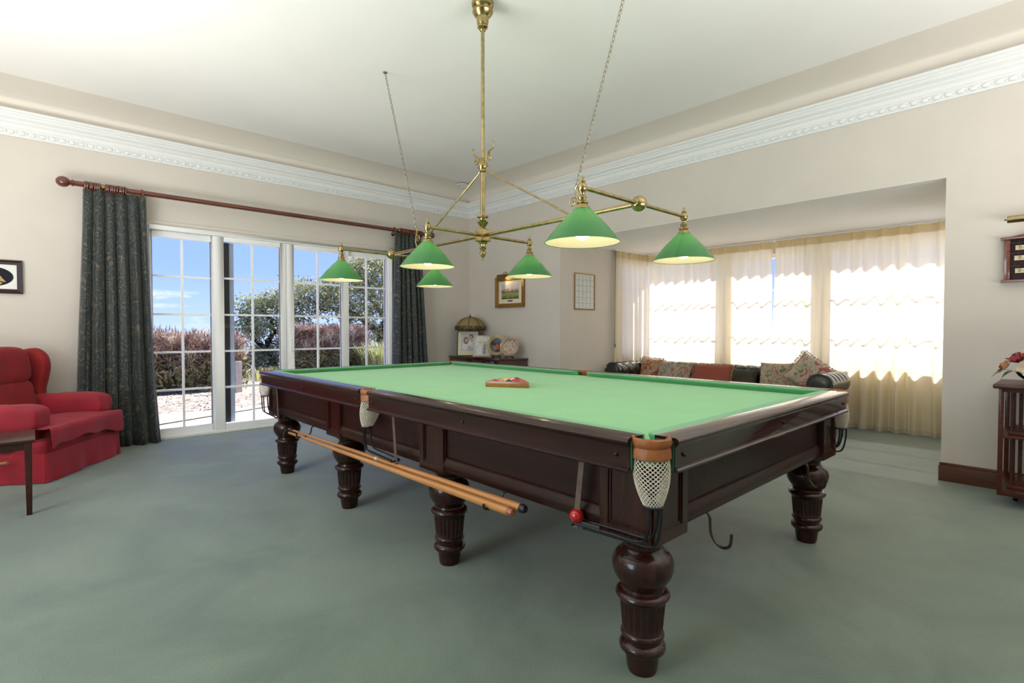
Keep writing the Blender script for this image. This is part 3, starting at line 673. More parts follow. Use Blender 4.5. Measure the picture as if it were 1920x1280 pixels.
others = [('grey green ball', M_bgreen), ('ivory ball', M_bwhite), ('red ball', M_bred), ('pale red ball', M_bpink), ('yellow ball', M_byellow), ('ivory ball', M_bwhite), ('wine ball', M_bwine), ('orange ball', M_borange), ('black ball', M_bblack), ('red ball', M_bred)]
br = BR*0.96
inr = side*0.2887*(1-0.045*1.0); step = 2*br*1.002
rows_n = 5
kk = 0
base = cen-rn*(inr-0.010-br)
names = ['second', 'third', 'fourth', 'last']
for r_ in range(5):
    cnt = 5-r_
    for c_ in range(cnt):
        p = base+rd*((c_-(cnt-1)/2)*step)+rn*(r_*step*0.866)+Vector((0, 0, br))
        if r_ == 0: lab, m_ = row[c_]
        else:
            lab, m_ = others[kk % len(others)]; kk += 1
            lab = '%s in the %s row of the rack, %s from its end' % (lab, names[r_-1], ['first', 'second', 'third', 'fourth'][c_])
        o = ball('rack_ball', lab, p, m_, 'balls in the triangle rack')
        if m_ is M_bblack and r_ == 0:
            s_ = MB()
            s_.lathe([(br*math.sin(a)*1.012, br*1.012*math.cos(a)) for a in (rad(8), rad(22), rad(36))], (0, 0, 0), 20, caps=False); s_.build('cream_band', M_bwhite, o)

# ------------------------------------------------------------------ billiard light
LX, LY, ZL = 2.36, 2.852, 1.876
lamp = thing('billiard_light', 'brass six-lamp billiard light with green glass shades hanging over the table', 'pendant light', (LX, LY, 0))
MB().lathe([(0.070, ZC), (0.078, ZC-0.012), (0.074, ZC-0.035), (0.058, ZC-0.05), (0.070, ZC-0.06), (0.072, ZC-0.075), (0.060, ZC-0.095), (0.044, ZC-0.11), (0.040, ZC-0.15), (0.034, ZC-0.165), (0.038, ZC-0.172), (0.036, ZC-0.18), (0.020, ZC-0.19), (0.022, ZC-0.197), (0.016, ZC-0.205)], seg=32).build('ceiling_rose', M_brass, lamp)
MB().lathe([(0.0125, ZC-0.2), (0.0125, 2.40)], seg=18).build('pole', M_brass, lamp)
MB().lathe([(0.016, 2.42), (0.022, 2.405), (0.028, 2.39), (0.034, 2.372), (0.036, 2.36), (0.030, 2.345), (0.024, 2.335), (0.026, 2.325), (0.018, 2.315)], seg=24).build('collar', M_brass, lamp)
MB().lathe([(0.0165, 2.33), (0.0165, 2.01)], seg=18).build('pole', M_brass, lamp)
MB().lathe([(0.020, 2.02), (0.040, 2.012), (0.040, 2.004), (0.024, 1.996), (0.020, 1.985), (0.034, 1.975), (0.042, 1.966), (0.036, 1.955), (0.022, 1.94), (0.018, 1.93), (0.026, 1.922), (0.030, 1.915)], seg=24).build('baluster', M_brass, lamp)
hb = MB().cbox((0, 0, ZL), (0.085, 0.085, 0.085)).build('hub', M_brass, lamp, bevel=0.010, bseg=3)
MB().lathe([(0.030, ZL-0.042), (0.034, ZL-0.052), (0.020, ZL-0.062), (0.018, ZL-0.075), (0.026, ZL-0.085), (0.022, ZL-0.097), (0.012, ZL-0.105), (0.022, ZL-0.114), (0.023, ZL-0.125), (0.014, ZL-0.145), (0.005, ZL-0.158), (0.006, ZL-0.165), (0.002, ZL-0.172)], seg=20).build('drop_finial', M_brass, lamp)
YN, YF = 1.569-LY, 4.12-LY
MB().tube([(0, YN, ZL), (0, YF, ZL)], 0.0125, 14).build('long_bar', M_brass, lamp)
for yy in (YN, YF):
    MB().soft((0, yy, ZL), (0.082, 0.082, 0.082), 1, 1, 24, 14).build('ball_joint', M_brass, lamp)
for yy in (YN, 0, YF):
    MB().tube([(-0.462, yy, ZL), (0.462, yy, ZL)], 0.0105, 12).build('cross_bar', M_brass, lamp)
fin = [(0.003, 1.930), (0.006, 1.926), (0.008, 1.920), (0.006, 1.913), (0.011, 1.908), (0.015, 1.902), (0.012, 1.896), (0.018, 1.892), (0.022, 1.882), (0.0225, 1.872), (0.019, 1.860), (0.011, 1.850), (0.010, 1.842), (0.017, 1.836), (0.021, 1.828), (0.017, 1.818), (0.022, 1.812), (0.028, 1.808), (0.028, 1.802), (0.024, 1.798), (0.030, 1.788), (0.036, 1.780), (0.038, 1.768)]
fin_me = MB().lathe(fin, seg=22).mesh('lamp_holder'); fin_me.materials.append(M_brass)
ZR, ZS, RR, RS = 1.622, 1.778, 0.176, 0.036
def cone(r0, z0, r1, z1, n=10, bulge=0.006): return [(r0+(r1-r0)*k/n+bulge*math.sin(PI*k/n), z0+(z1-z0)*k/n) for k in range(n+1)]
sh_me = MB().lathe(cone(RS, ZS, RR, ZR)+[(RR+0.001, ZR-0.002), (RR-0.002, ZR-0.003)], seg=48, caps=False).mesh('shade', angle=60, recalc=True); sh_me.materials.append(M_shade)
si_me = MB().lathe(cone(RS-0.004, ZS-0.003, RR-0.004, ZR-0.0005), seg=48, caps=False).mesh('shade_lining', angle=60); si_me.materials.append(M_shadein)
bu_me = MB().lathe([(0.012, 1.745), (0.015, 1.735), (0.022, 1.715), (0.031, 1.69), (0.035, 1.668), (0.031, 1.648), (0.020, 1.636), (0.004, 1.631)], seg=20).mesh('bulb', angle=80); bu_me.materials.append(M_bulb)
for yy in (YN, 0, YF):
    for xx in (-0.462, 0.462):
        link('lamp_holder', fin_me, None, lamp, (xx, yy, 0)); s_ = link('shade', sh_me, None, lamp, (xx, yy, 0))
        link('shade_lining', si_me, None, s_); link('bulb', bu_me, None, lamp, (xx, yy, 0))
def spiral(cx, cz, r0, turns, a0, sgn, n=26):
    return [(cx+sgn*(r0*(1-0.82*k/(n-1)))*math.cos(a0+turns*2*PI*k/(n-1)), cz+(r0*(1-0.82*k/(n-1)))*math.sin(a0+turns*2*PI*k/(n-1))) for k in range(n)]
for sg, yb in ((-1, 2.031-LY), (1, 3.677-LY)):
    MB().tube([(0, sg*0.028, 2.335), (0, sg*0.05, 2.315), (0, yb-sg*0.02, ZL+0.022), (0, yb, ZL+0.012)], 0.0062, 10).build('stay', M_brass, lamp)
    # scroll hook holding the chain, on the long bar
    sp_ = [(0, yb, ZL+0.01), (0, yb+sg*0.03, ZL+0.03), (0, yb+sg*0.045, ZL+0.075), (0, yb+sg*0.035, ZL+0.12), (0, yb+sg*0.028, ZL+0.155), (0, yb+sg*0.04, ZL+0.178), (0, yb+sg*0.055, ZL+0.172)]
    s1 = MB().tube(smooth_path(sp_, 6), 0.0058, 8); s1.tube([(0, yb+sg*(0.01)+a, z) for a, z in spiral(0, ZL+0.085, 0.032, 1.35, 0.2, -sg*-1)], 0.0045, 7)
    s1.build('scroll_hook', M_brass, lamp)
    # small scrolls at the collar
    s2 = MB().tube(smooth_path([(0, sg*0.03, 2.355), (0, sg*0.035, 2.40), (0, sg*0.06, 2.445), (0, sg*0.10, 2.46), (0, sg*0.115, 2.485), (0, sg*0.112, 2.50)], 6), 0.005, 8); s2.tube([(0, sg*0.075+a, z) for a, z in spiral(0, 2.41, 0.030, 1.3, 1.2, sg)], 0.004, 7)
    s2.soft((0, sg*0.112, 2.502), (0.016, 0.016, 0.016), 1, 1, 10, 6); s2.build('scroll', M_brass, lamp)
    # chain up to the ceiling
    a_ = Vector((0, yb+sg*0.03, ZL+0.165)); b_ = Vector((0, sg*1.36, ZC)); d_ = b_-a_; n_ = int(d_.length/0.0255); d_.normalize()
    side_ = Vector((1, 0, 0)); oth = d_.cross(side_); ch = MB()
    for k in range(n_+1):
        c_ = a_+d_*(0.0255*k+0.01); u_ = side_ if k % 2 else oth; hl, hw_ = 0.0165, 0.0085
        pts = [c_+d_*(hl*math.sin(t)*(1 if abs(math.sin(t)) < 2 else 1))+u_*(hw_*math.copysign(abs(math.cos(t))**0.7, math.cos(t))) for t in [2*PI*q/10 for q in range(10)]]
        ch.tube(pts, 0.0019, 5, closed=True)
    co = ch.build('chain', M_chain, lamp); co['kind'] = 'stuff'
    MB().lathe([(0.02, ZC), (0.018, ZC-0.008), (0.006, ZC-0.012)], (0, sg*1.36, 0), 16).build('ceiling_hook', M_chain, lamp)

# ------------------------------------------------------------------ curtain pole and damask curtains
YP, ZP = 6.72, 2.652
pole = thing('curtain_pole', 'long mahogany curtain pole with ball finial above the garden doors', 'curtain pole', (0, YP, ZP))
MB().tube([(0.335, 0, 0), (4.47, 0, 0)], 0.027, 16).build('rod', M_rod, pole)
fprof = [(0.022, 0.0), (0.028, -0.006), (0.028, -0.014), (0.020, -0.02), (0.020, -0.028), (0.03, -0.036), (0.041, -0.055), (0.044, -0.075), (0.038, -0.10), (0.022, -0.118), (0.004, -0.124)]
MB().lathe([(r*1.2, z*1.12) for r, z in fprof], (0.35, 0, 0), 22, axis='x').build('finial', M_rod, pole)
MB().lathe([(r*1.2, -z*1.12) for r, z in fprof], (4.455, 0, 0), 22, axis='x').build('finial', M_rod, pole)
ring_me = MB().tube([(0, 0.041*math.cos(2*PI*k/20), 0.041*math.sin(2*PI*k/20)) for k in range(20)], 0.0078, 7, closed=True).mesh('ring'); ring_me.materials.append(M_rod)
rx = [0.435+0.0185*k for k in range(7)]+[0.60+0.0175*k for k in range(10)]+[0.90]+[3.90]+[4.00+0.019*k for k in range(20)]
for k, x in enumerate(rx):
    o = link('ring', ring_me, None, pole, (x, 0, -0.008)); o.rotation_euler = (0, 0, random.uniform(-0.12, 0.12))
for x in (0.575, 3.965):
    br_ = MB(); br_.tube([(x, 0, -0.024), (x, 0.0, -0.03), (x, YW-YP, -0.03)], 0.010, 10); br_.lathe([(0.03, 0), (0.03, -0.012), (0.014, -0.02)], (x, YW-YP, -0.03), 18, axis='y'); br_.tube([(x-0.012, 0, 0), (x+0.012, 0, 0)], 0.030, 16)
    br_.build('bracket', M_brass, pole)

def drape(name, top, bot, z0, z1, folds, amp, seed, m, label, cat, group, axis='x', plane=6.72, lean=0.0, nu=None, thick=False, head=None, ncol=14, headm=None, irregular=0.35, mid=0.0, hem=None):
    """hanging pleated cloth; runs along axis, pleats across it. UV carries metres of cloth"""
    rng = random.Random(seed); nu = nu or folds*ncol+1; nv = 26
    ph = [0.0]
    for k in range(folds): ph.append(ph[-1]+1+rng.uniform(-irregular, irregular))
    ph = [p/ph[-1] for p in ph]; amps = [rng.uniform(0.65, 1.25) for _ in range(folds+1)]
    shift = [rng.uniform(-0.25, 0.25) for _ in range(folds+1)]
    V = []; UV = []
    for j in range(nv):
        v = j/(nv-1); z = z1+(z0-z1)*v
        for i in range(nu):
            u = i/(nu-1)
            k = 0
            while k < folds-1 and ph[k+1] < u: k += 1
            loc = (u-ph[k])/(ph[k+1]-ph[k])
            a_top = min(1.0, 0.45+v*1.6)
            tri = math.sin(2*PI*loc+shift[k]*math.sin(PI*v)*1.2) if not thick else 1-2*math.sin(PI*loc)**0.55
            off = amp*amps[k]*a_top*tri+amp*0.25*math.sin(4*PI*loc+k)*v
            bulge = mid*math.sin(PI*v)
            s0 = top[0]+(bot[0]-top[0])*v**1.3-bulge; s1 = top[1]+(bot[1]-top[1])*v**1.3+bulge
            s = s0+(s1-s0)*u+0.012*math.sin(6*u+4*v+seed)*v
            off += lean*v
            V.append((s, plane+off, z) if axis == 'x' else (plane+off, s, z)); UV.append((u*(bot[1]-bot[0])*1.9, z))
    me = bpy.data.meshes.new(name); F = [(j*nu+i, j*nu+i+1, (j+1)*nu+i+1, (j+1)*nu+i) for j in range(nv-1) for i in range(nu-1)]
    me.from_pydata(V, [], F); ul = me.uv_layers.new(name='UVMap')
    for p in me.polygons:
        for li in p.loop_indices: ul.data[li].uv = UV[me.loops[li].vertex_index]
    me.polygons.foreach_set('use_smooth', [True]*len(me.polygons)); me.update()
    o = link(name, me, m); tag(o, label, cat, group)
    if thick:
        md = o.modifiers.new('thickness', 'SOLIDIFY'); md.thickness = 0.004
    for (nm, za, zb, mm, dd) in ([('heading', 0.0, head, headm, 0.004)] if head else [])+([('hem', 1-hem/(z1-z0), 1.0, M_hem, 0.003)] if hem else []):
        hv = []; rows = 4; ja = za*(nv-1); 
        for r in range(rows):
            fr = (za+(min(zb/(z1-z0), 1)-za)*r/(rows-1)) if nm == 'heading' else za+(zb-za)*r/(rows-1)
            jj = fr*(nv-1); j0 = min(int(jj), nv-2); t = jj-j0
            for i in range(nu):
                p = Vector(V[j0*nu+i]).lerp(Vector(V[(j0+1)*nu+i]), t)
                if axis == 'x': p.y -= dd
                else: p.x -= dd
                hv.append(p)
        hm = bpy.data.meshes.new(nm); hm.from_pydata(hv, [], [(r*nu+i, r*nu+i+1, (r+1)*nu+i+1, (r+1)*nu+i) for r in range(rows-1) for i in range(nu-1)])
        hm.polygons.foreach_set('use_smooth', [True]*len(hm.polygons)); link(nm, hm, mm, o)
    return o
g_ = 'damask curtains of the garden doors'
drape('damask_curtain', (0.42, 0.935), (0.315, 1.03), 0.004, 2.615, 6, 0.060, 3, M_damask, 'dark blue-green paisley curtain hanging behind the red armchair', 'curtain', g_, thick=True, lean=-0.02)
drape('damask_curtain', (3.93, 4.36), (3.865, 4.53), 0.004, 2.615, 6, 0.055, 9, M_damask, 'dark blue-green paisley curtain hanging near the room corner', 'curtain', g_, thick=True, lean=-0.02)
# pull cord and rail of the bay
trk = MB(); trk.box((7.44, BY0+0.01, 2.418), (7.47, BY1-0.06, 2.436)); trk.box((6.58, BY1-0.09, 2.418), (7.44, BY1-0.06, 2.436))
tag(trk.build('curtain_track', M_white, smooth=False), 'white curtain track along the ceiling of the bay', 'curtain track')
g_ = 'sheer curtains of the bay'
drape('sheer_curtain', (2.83, 4.775), (2.80, 4.775), 0.006, 2.415, 12, 0.050, 5, M_sheer, 'cream sheer curtain across the bay behind the sofa', 'curtain', g_, axis='y', plane=7.455, head=0.10, headm=M_sheerhead, hem=0.05, ncol=20)
drape('sheer_curtain', (0.76, 2.79), (0.76, 2.86), 0.006, 2.415, 13, 0.052, 11, M_sheer, 'cream sheer curtain falling to the floor beside the pillar', 'curtain', g_, axis='y', plane=7.455, head=0.10, headm=M_sheerhead, hem=0.05, ncol=20)
drape('sheer_curtain', (6.60, 7.45), (6.60, 7.45), 0.006, 2.415, 6, 0.038, 21, M_sheer, 'narrow cream sheer curtain on the side of the bay', 'curtain', g_, axis='x', plane=BY1-0.075, head=0.10, headm=M_sheerhead, hem=0.05, ncol=20)
cd_ = MB().tube([(6.575, BY1-0.07, 2.41), (6.575, BY1-0.07, 1.0)], 0.0035, 6); cd_.tube([(6.575, BY1-0.07, 1.0), (6.575, BY1-0.07, 0.94)], 0.008, 8)
tag(cd_.build('curtain_wand', M_strap), 'thin brown draw rod hanging beside the side sheer', 'draw rod')

# ------------------------------------------------------------------ red armchair
AC = Vector((0.36, 5.92, 0)); adir = Vector((0.5408, 0.8412, 0)); an = Vector((-0.8412, 0.5408, 0))   # along front edge, towards the back
chair = thing('wing_armchair', 'red fabric wing armchair with loose covers beside the dark curtain', 'armchair', AC, math.atan2(adir.y, adir.x))
# local: x along the front, y towards the back
RX = lambda a: Matrix.Rotation(a, 3, 'X')
MB().soft((0, 0.44, 0.19), (0.98, 0.86, 0.30), 0.18, 0.18, 60, 30, wr=0.01).build('base', M_redcover, chair)
def skirtfn(u, v):
    pts = [(-0.5, 0.86), (-0.505, 0.0), (0.505, 0.0), (0.5, 0.86)]
    seg = [0.86, 1.01, 0.86]; tot = sum(seg); s = u*tot
    k = 0
    while k < 2 and s > seg[k]: s -= seg[k]; k += 1
    t = min(1, s/seg[k]); p = Vector((*pts[k], 0)).lerp(Vector((*pts[k+1], 0)), t)
    nrm = [Vector((-1, 0, 0)), Vector((0, -1, 0)), Vector((1, 0, 0))][k]
    wv = 0.010*math.sin(u*34)+0.007*math.sin(u*71+1)
    box = 0.014 if abs(t-0.5) > 0.46 else 0.0
    p += nrm*(v*(0.012+wv)+0.004+box*v); p.z = 0.235-0.228*v
    return p
MB().grid(180, 7, skirtfn).build('skirt', M_redcover, chair)
MB().soft((0, 0.40, 0.355), (0.74, 0.82, 0.17), 0.38, 0.30, 60, 30, wr=0.02).build('seat_cushion', M_red, chair)
def coverfn(u, v):
    x = -0.50+1.0*u; hem_ = 0.245+0.055*math.sin(3.0*u+0.4)+0.012*math.sin(19*u)
    if v < 0.5: y = 0.40-0.40*(v/0.5); z = 0.437+0.012*math.sin(PI*v/0.5)-0.012*abs(x*2)**4+0.004*noise.noise((x*7, y*7, 0))
    else:
        t = (v-0.5)/0.5; a = min(1, t*4)*PI/2
        y = -0.028*math.sin(a)-0.010-0.012*math.sin(13*u+2*t)*t*0.8; z = 0.437-0.026*(1-math.cos(a))-(0.41-hem_)*max(0, t-0.12)/0.88
    return Vector((x, y+0.0, z))
cvo = MB().grid(90, 26, coverfn).build('seat_cover', M_redcover, chair, angle=80); md = cvo.modifiers.new('thickness', 'SOLIDIFY'); md.thickness = 0.006
for s in (-1, 1):
    a = MB(); a.soft((s*0.425, 0.46, 0.42), (0.17, 0.70, 0.32), 0.3, 0.25, 44, 24, wr=0.01); a.soft((s*0.43, 0.45, 0.50), (0.21, 0.74, 0.22), 0.6, 0.25, 48, 26, wr=0.03)
    a.build('arm', M_red, chair)
    c = MB(); c.soft((s*0.43, 0.32, 0.500), (0.228, 0.52, 0.232), 0.55, 0.28, 60, 34, wr=0.05, ws=9)
    c.build('arm_cover', M_redcover, chair)
    wv = MB()
    def wing(u, v, s=s):
        # closed slab outline in (y, z), thickness in x
        out = [(0.56, 0.50), (0.60, 0.62), (0.575, 0.76), (0.56, 0.88), (0.585, 0.98), (0.65, 1.035), (0.74, 1.03), (0.83, 0.98), (0.86, 0.75), (0.84, 0.50)]
        P = smooth_path([(a_, b_, 0) for a_, b_ in out]+[(out[0][0], out[0][1], 0)], 4); q = P[int(u*(len(P)-1)) % (len(P)-1)]
        c0 = Vector((0.71, 0.77, 0)); prof_ = [(0.0, -0.05), (0.80, -0.055), (0.95, -0.045), (1.0, -0.015), (1.0, 0.015), (0.95, 0.045), (0.80, 0.055), (0.0, 0.05)]
        f, th = prof_[int(round(v*7))]; w_ = c0.lerp(q, f)
        return Vector((s*0.445+th+s*0.02*(w_.y-0.5), w_.x, w_.y))
    wv.grid(40, 8, wing, close_u=True); wv.build('wing', M_red, chair, angle=70)
bk = MB().soft((0, 0.80, 0.62), (0.80, 0.16, 0.82), 0.3, 0.3, 44, 24, rot=RX(rad(-8))).build('back_frame', M_red, chair)
MB().soft((0, 0.685, 0.60), (0.70, 0.22, 0.34), 0.5, 0.35, 56, 30, rot=RX(rad(-12)), wr=0.03).build('lumbar_pad', M_red, chair)
MB().soft((0, 0.735, 0.88), (0.72, 0.24, 0.36), 0.5, 0.35, 56, 30, rot=RX(rad(-8)), wr=0.02).build('head_pad', M_red, chair)
MB().tube([(-0.515, 0.42, 0.17), (-0.56, 0.38, 0.165), (-0.57, 0.22, 0.19)], [0.010, 0.012, 0.013], 10).build('recline_lever', M_ltwood, chair)

# side table in front of the armchair
st = thing('side_table', 'dark wooden side table with shaped apron in front of the red armchair', 'side table', (0, 0, 0))
MB().box((-0.62, 4.62, 0.475), (0.022, 5.10, 0.495)).build('table_top', M_dkwood, st, bevel=0.006)
for lx, ly in ((-0.014, 5.075), (-0.014, 4.645), (-0.585, 5.075), (-0.585, 4.645)):
    m_ = MB(); a, b2 = 0.020, 0.014
    m_.add([(lx-b2, ly-b2, 0), (lx+b2, ly-b2, 0), (lx+b2, ly+b2, 0), (lx-b2, ly+b2, 0), (lx-a, ly-a, 0.475), (lx+a, ly-a, 0.475), (lx+a, ly+a, 0.475), (lx-a, ly+a, 0.475)], [(3, 2, 1, 0), (4, 5, 6, 7), (0, 1, 5, 4), (1, 2, 6, 5), (2, 3, 7, 6), (3, 0, 4, 7)])
    m_.build('leg', M_dkwood, st, bevel=0.002)
def apron(p0, p1, th):
    p0 = Vector(p0); p1 = Vector(p1); n = 30; V = []
    for k in range(n+1):
        t = k/n; p = p0.lerp(p1, t); low = 0.415+0.030*math.sin(PI*t)+0.012*math.cos(6*PI*t)
        for z in (0.475, low): V += [(p.x, p.y, z), (p.x+th[0], p.y+th[1], z)]
    F = []
    for k in range(n):
        a = 4*k; F += [(a, a+4, a+6, a+2), (a+1, a+3, a+7, a+5), (a+2, a+6, a+7, a+3), (a, a+1, a+5, a+4)]
    MB().add(V, F).build('apron', M_dkwood, st, smooth=False)
apron((-0.003, 4.665, 0), (-0.003, 5.055, 0), (-0.014, 0)); apron((-0.565, 5.085, 0), (-0.034, 5.085, 0), (0, -0.014)); apron((-0.565, 4.640, 0), (-0.034, 4.640, 0), (0, 0.014)); apron((-0.595, 4.665, 0), (-0.595, 5.055, 0), (-0.012, 0))

# ------------------------------------------------------------------ pictures
def frame_bars(root, w, h, fw, depth, m, bev=0.004):
    """picture frame in the local xz plane, facing -y, four mitred bars"""
    for k in range(4):
        if k % 2 == 0: L, s = w, (1 if k == 0 else -1)
        m_ = MB()
        hw, hh = w/2, h/2
        c = [(-hw, -hh), (hw, -hh), (hw, hh), (-hw, hh)]; i_ = [(-hw+fw, -hh+fw), (hw-fw, -hh+fw), (hw-fw, hh-fw), (-hw+fw, hh-fw)]
        a, b2 = c[k], c[(k+1) % 4]; ia, ib = i_[k], i_[(k+1) % 4]
        ma = ((a[0]+ia[0])/2, (a[1]+ia[1])/2); mb = ((b2[0]+ib[0])/2, (b2[1]+ib[1])/2)
        V = [(a[0], 0, a[1]), (b2[0], 0, b2[1]), (ib[0], 0, ib[1]), (ia[0], 0, ia[1]), (a[0], -depth, a[1]), (b2[0], -depth, b2[1]), (mb[0], -depth*0.72, mb[1]), (ma[0], -depth*0.72, ma[1]), (ib[0], -depth*0.5, ib[1]), (ia[0], -depth*0.5, ia[1])]
        m_.add(V, [(0, 1, 5, 4), (4, 5, 6, 7), (7, 6, 8, 9), (9, 8, 2, 3), (3, 2, 1, 0), (0, 4, 7, 9, 3), (1, 2, 8, 6, 5)]); m_.build('frame_bar', m, root, smooth=False)
def flat(root, name, poly, y, m, smooth=False):
    """thin flat print, poly in local xz"""
    n = len(poly); t = 0.0012
    V = [(x, y, z) for x, z in poly]+[(x, y-t, z) for x, z in poly]
    return MB().add(V, [tuple(range(n)), tuple(range(n, 2*n))[::-1]]+[(i, (i+1) % n, n+(i+1) % n, n+i) for i in range(n)]).build(name, m, root, smooth=False)
def rect(w, h, cx=0, cz=0): return [(cx-w/2, cz-h/2), (cx+w/2, cz-h/2), (cx+w/2, cz+h/2), (cx-w/2, cz+h/2)]
def ell(w, h, cx=0, cz=0, n=28): return [(cx+w/2*math.cos(2*PI*k/n), cz+h/2*math.sin(2*PI*k/n)) for k in range(n)]
# ship picture at the left edge of the view (on the back wall)
M_navy = mat('navy_velvet', (0.008, 0.010, 0.020), rough=0.9, var=0.2)
M_gilt = mat('gilt_relief', (0.62, 0.44, 0.18), rough=0.4, metal=0.3, var=0.4, vscale=40)
M_dframe = wood('dark_frame', (0.035, 0.011, 0.012), (0.018, 0.007, 0.008), rough=0.4, coat=0.1, spec=0.15)
sp_ = thing('ship_picture', 'dark framed relief of a golden sailing ship on the cream wall', 'picture', (-0.255, YW-0.001, 1.71))
flat(sp_, 'backing', rect(0.41, 0.28), -0.002, M_paper); frame_bars(sp_, 0.445, 0.315, 0.042, 0.026, M_dframe)
flat(sp_, 'mount', rect(0.37, 0.24), -0.006, M_paper); flat(sp_, 'oval', ell(0.315, 0.185), -0.009, M_navy)
flat(sp_, 'sail', [(-0.01, -0.03), (0.012, -0.03), (0.02, 0.075), (0.0, 0.05)], -0.012, M_gilt); flat(sp_, 'sail', [(0.022, -0.035), (0.105, -0.05), (0.03, 0.06)], -0.012, M_gilt); flat(sp_, 'sail', [(-0.09, -0.04), (-0.02, -0.035), (-0.02, 0.06), (-0.06, 0.03)], -0.012, M_gilt)
flat(sp_, 'hull', [(-0.10, -0.045), (0.085, -0.055), (0.065, -0.075), (-0.08, -0.075)], -0.012, M_gilt)

def painting_mat():
    m, t, b = newmat('landscape_print'); N = t.nodes; K = t.links.new; b.inputs['Roughness'].default_value = 0.5
    tc = N.new('ShaderNodeTexCoord'); sp = N.new('ShaderNodeSeparateXYZ'); K(tc.outputs['Generated'], sp.inputs[0])
    nz = N.new('ShaderNodeTexNoise'); nz.inputs['Scale'].default_value = 5; nz.inputs['Detail'].default_value = 6; K(tc.outputs['Generated'], nz.inputs['Vector'])
    ad = N.new('ShaderNodeMath'); ad.operation = 'MULTIPLY_ADD'; ad.inputs[1].default_value = 0.5; ad.inputs[2].default_value = -0.25; K(nz.outputs['Fac'], ad.inputs[0])
    sm = N.new('ShaderNodeMath'); K(ad.outputs[0], sm.inputs[0]); K(sp.outputs['Z'], sm.inputs[1])
    r = N.new('ShaderNodeValToRGB'); cr = r.color_ramp; st_ = [(0.0, (0.05, 0.06, 0.03)), (0.15, (0.16, 0.20, 0.06)), (0.3, (0.30, 0.33, 0.10)), (0.42, (0.22, 0.24, 0.10)), (0.5, (0.10, 0.08, 0.06)), (0.58, (0.40, 0.26, 0.22)), (0.66, (0.62, 0.52, 0.46)), (1.0, (0.62, 0.60, 0.62))]
    cr.elements[0].color = (*st_[0][1], 1); cr.elements[1].color = (*st_[-1][1], 1)
    for p, c in st_[1:-1]:
        e = cr.elements.new(p); e.color = (*c, 1)
    K(sm.outputs[0], r.inputs['Fac']); K(r.outputs['Color'], b.inputs['Base Color']); return m
M_land = painting_mat()
def spot(parent, loc, target, energy, ang, blend, col, r=0.02):
    ld = bpy.data.lights.new('picture_lamp_glow', 'SPOT'); ld.energy = energy; ld.spot_size = rad(ang); ld.spot_blend = blend; ld.color = col; ld.shadow_soft_size = r
    lo = bpy.data.objects.new('lamp_glow', ld); COL.objects.link(lo); lo.parent = parent; lo.location = loc; lo.rotation_euler = (Vector(loc)-Vector(target)).to_track_quat('Z', 'Y').to_euler(); return lo
pt = thing('landscape_picture', 'gilt framed country landscape with brass picture light on the pale wall', 'picture', (XW-0.001, 5.868, 1.785), -PI/2)
frame_bars(pt, 0.645, 0.47, 0.062, 0.035, M_gold); flat(pt, 'mount', rect(0.55, 0.37), -0.004, M_mount); flat(pt, 'print', rect(0.385, 0.235, 0, 0.012), -0.007, M_land)
flat(pt, 'caption_plate', rect(0.11, 0.02, 0, -0.135), -0.007, mat('brown_caption', (0.10, 0.07, 0.05), var=0.5, vscale=90))
# brass light: a tube on a curved arm above the frame
lt = MB().tube(smooth_path([(-0.06, 0.0, 0.22), (-0.06, -0.02, 0.29), (-0.06, -0.07, 0.30), (-0.06, -0.10, 0.26)], 5), 0.006, 8).build('light_arm', M_brass, pt)
MB().tube([(-0.18, -0.10, 0.245), (0.06, -0.10, 0.245)], 0.024, 16).build('light_tube', M_brass, pt)
spot(pt, (-0.10, -0.10, 0.215), (0.04, 0.0, 0.12), 1.6, 120, 0.8, (1.0, 0.72, 0.38))

def grid_mat():
    m, t, b = newmat('printed_cards'); N = t.nodes; K = t.links.new; b.inputs['Roughness'].default_value = 0.4
    tc = N.new('ShaderNodeTexCoord'); mp = N.new('ShaderNodeMapping'); mp.inputs['Rotation'].default_value = (rad(90), 0, 0); K(tc.outputs['Generated'], mp.inputs['Vector'])
    nz = N.new('ShaderNodeTexNoise'); nz.inputs['Scale'].default_value = 26; nz.inputs['Detail'].default_value = 3; K(tc.outputs['Generated'], nz.inputs['Vector'])
    r = N.new('ShaderNodeValToRGB'); r.color_ramp.elements[0].position = 0.35; r.color_ramp.elements[1].position = 0.6; r.color_ramp.elements[0].color = (0.48, 0.52, 0.50, 1); r.color_ramp.elements[1].color = (0.72, 0.75, 0.74, 1)
    K(nz.outputs['Fac'], r.inputs['Fac']); K(r.outputs['Color'], b.inputs['Base Color']); return m
bp_ = thing('card_picture', 'thin gilt frame holding a grid of pale printed cards', 'picture', (5.925, BY1-0.001, 1.762))
M_line = mat('grey_ruling', (0.30, 0.32, 0.30), var=0.2)
frame_bars(bp_, 0.455, 0.525, 0.018, 0.016, M_gold); flat(bp_, 'print', rect(0.43, 0.50), -0.004, grid_mat())
for k in range(1, 5): flat(bp_, 'ruling', rect(0.004, 0.46, -0.215+0.086*k, 0), -0.0058, M_line)
for k in range(1, 6): flat(bp_, 'ruling', rect(0.40, 0.004, 0, -0.25+0.0833*k), -0.0058, M_line)

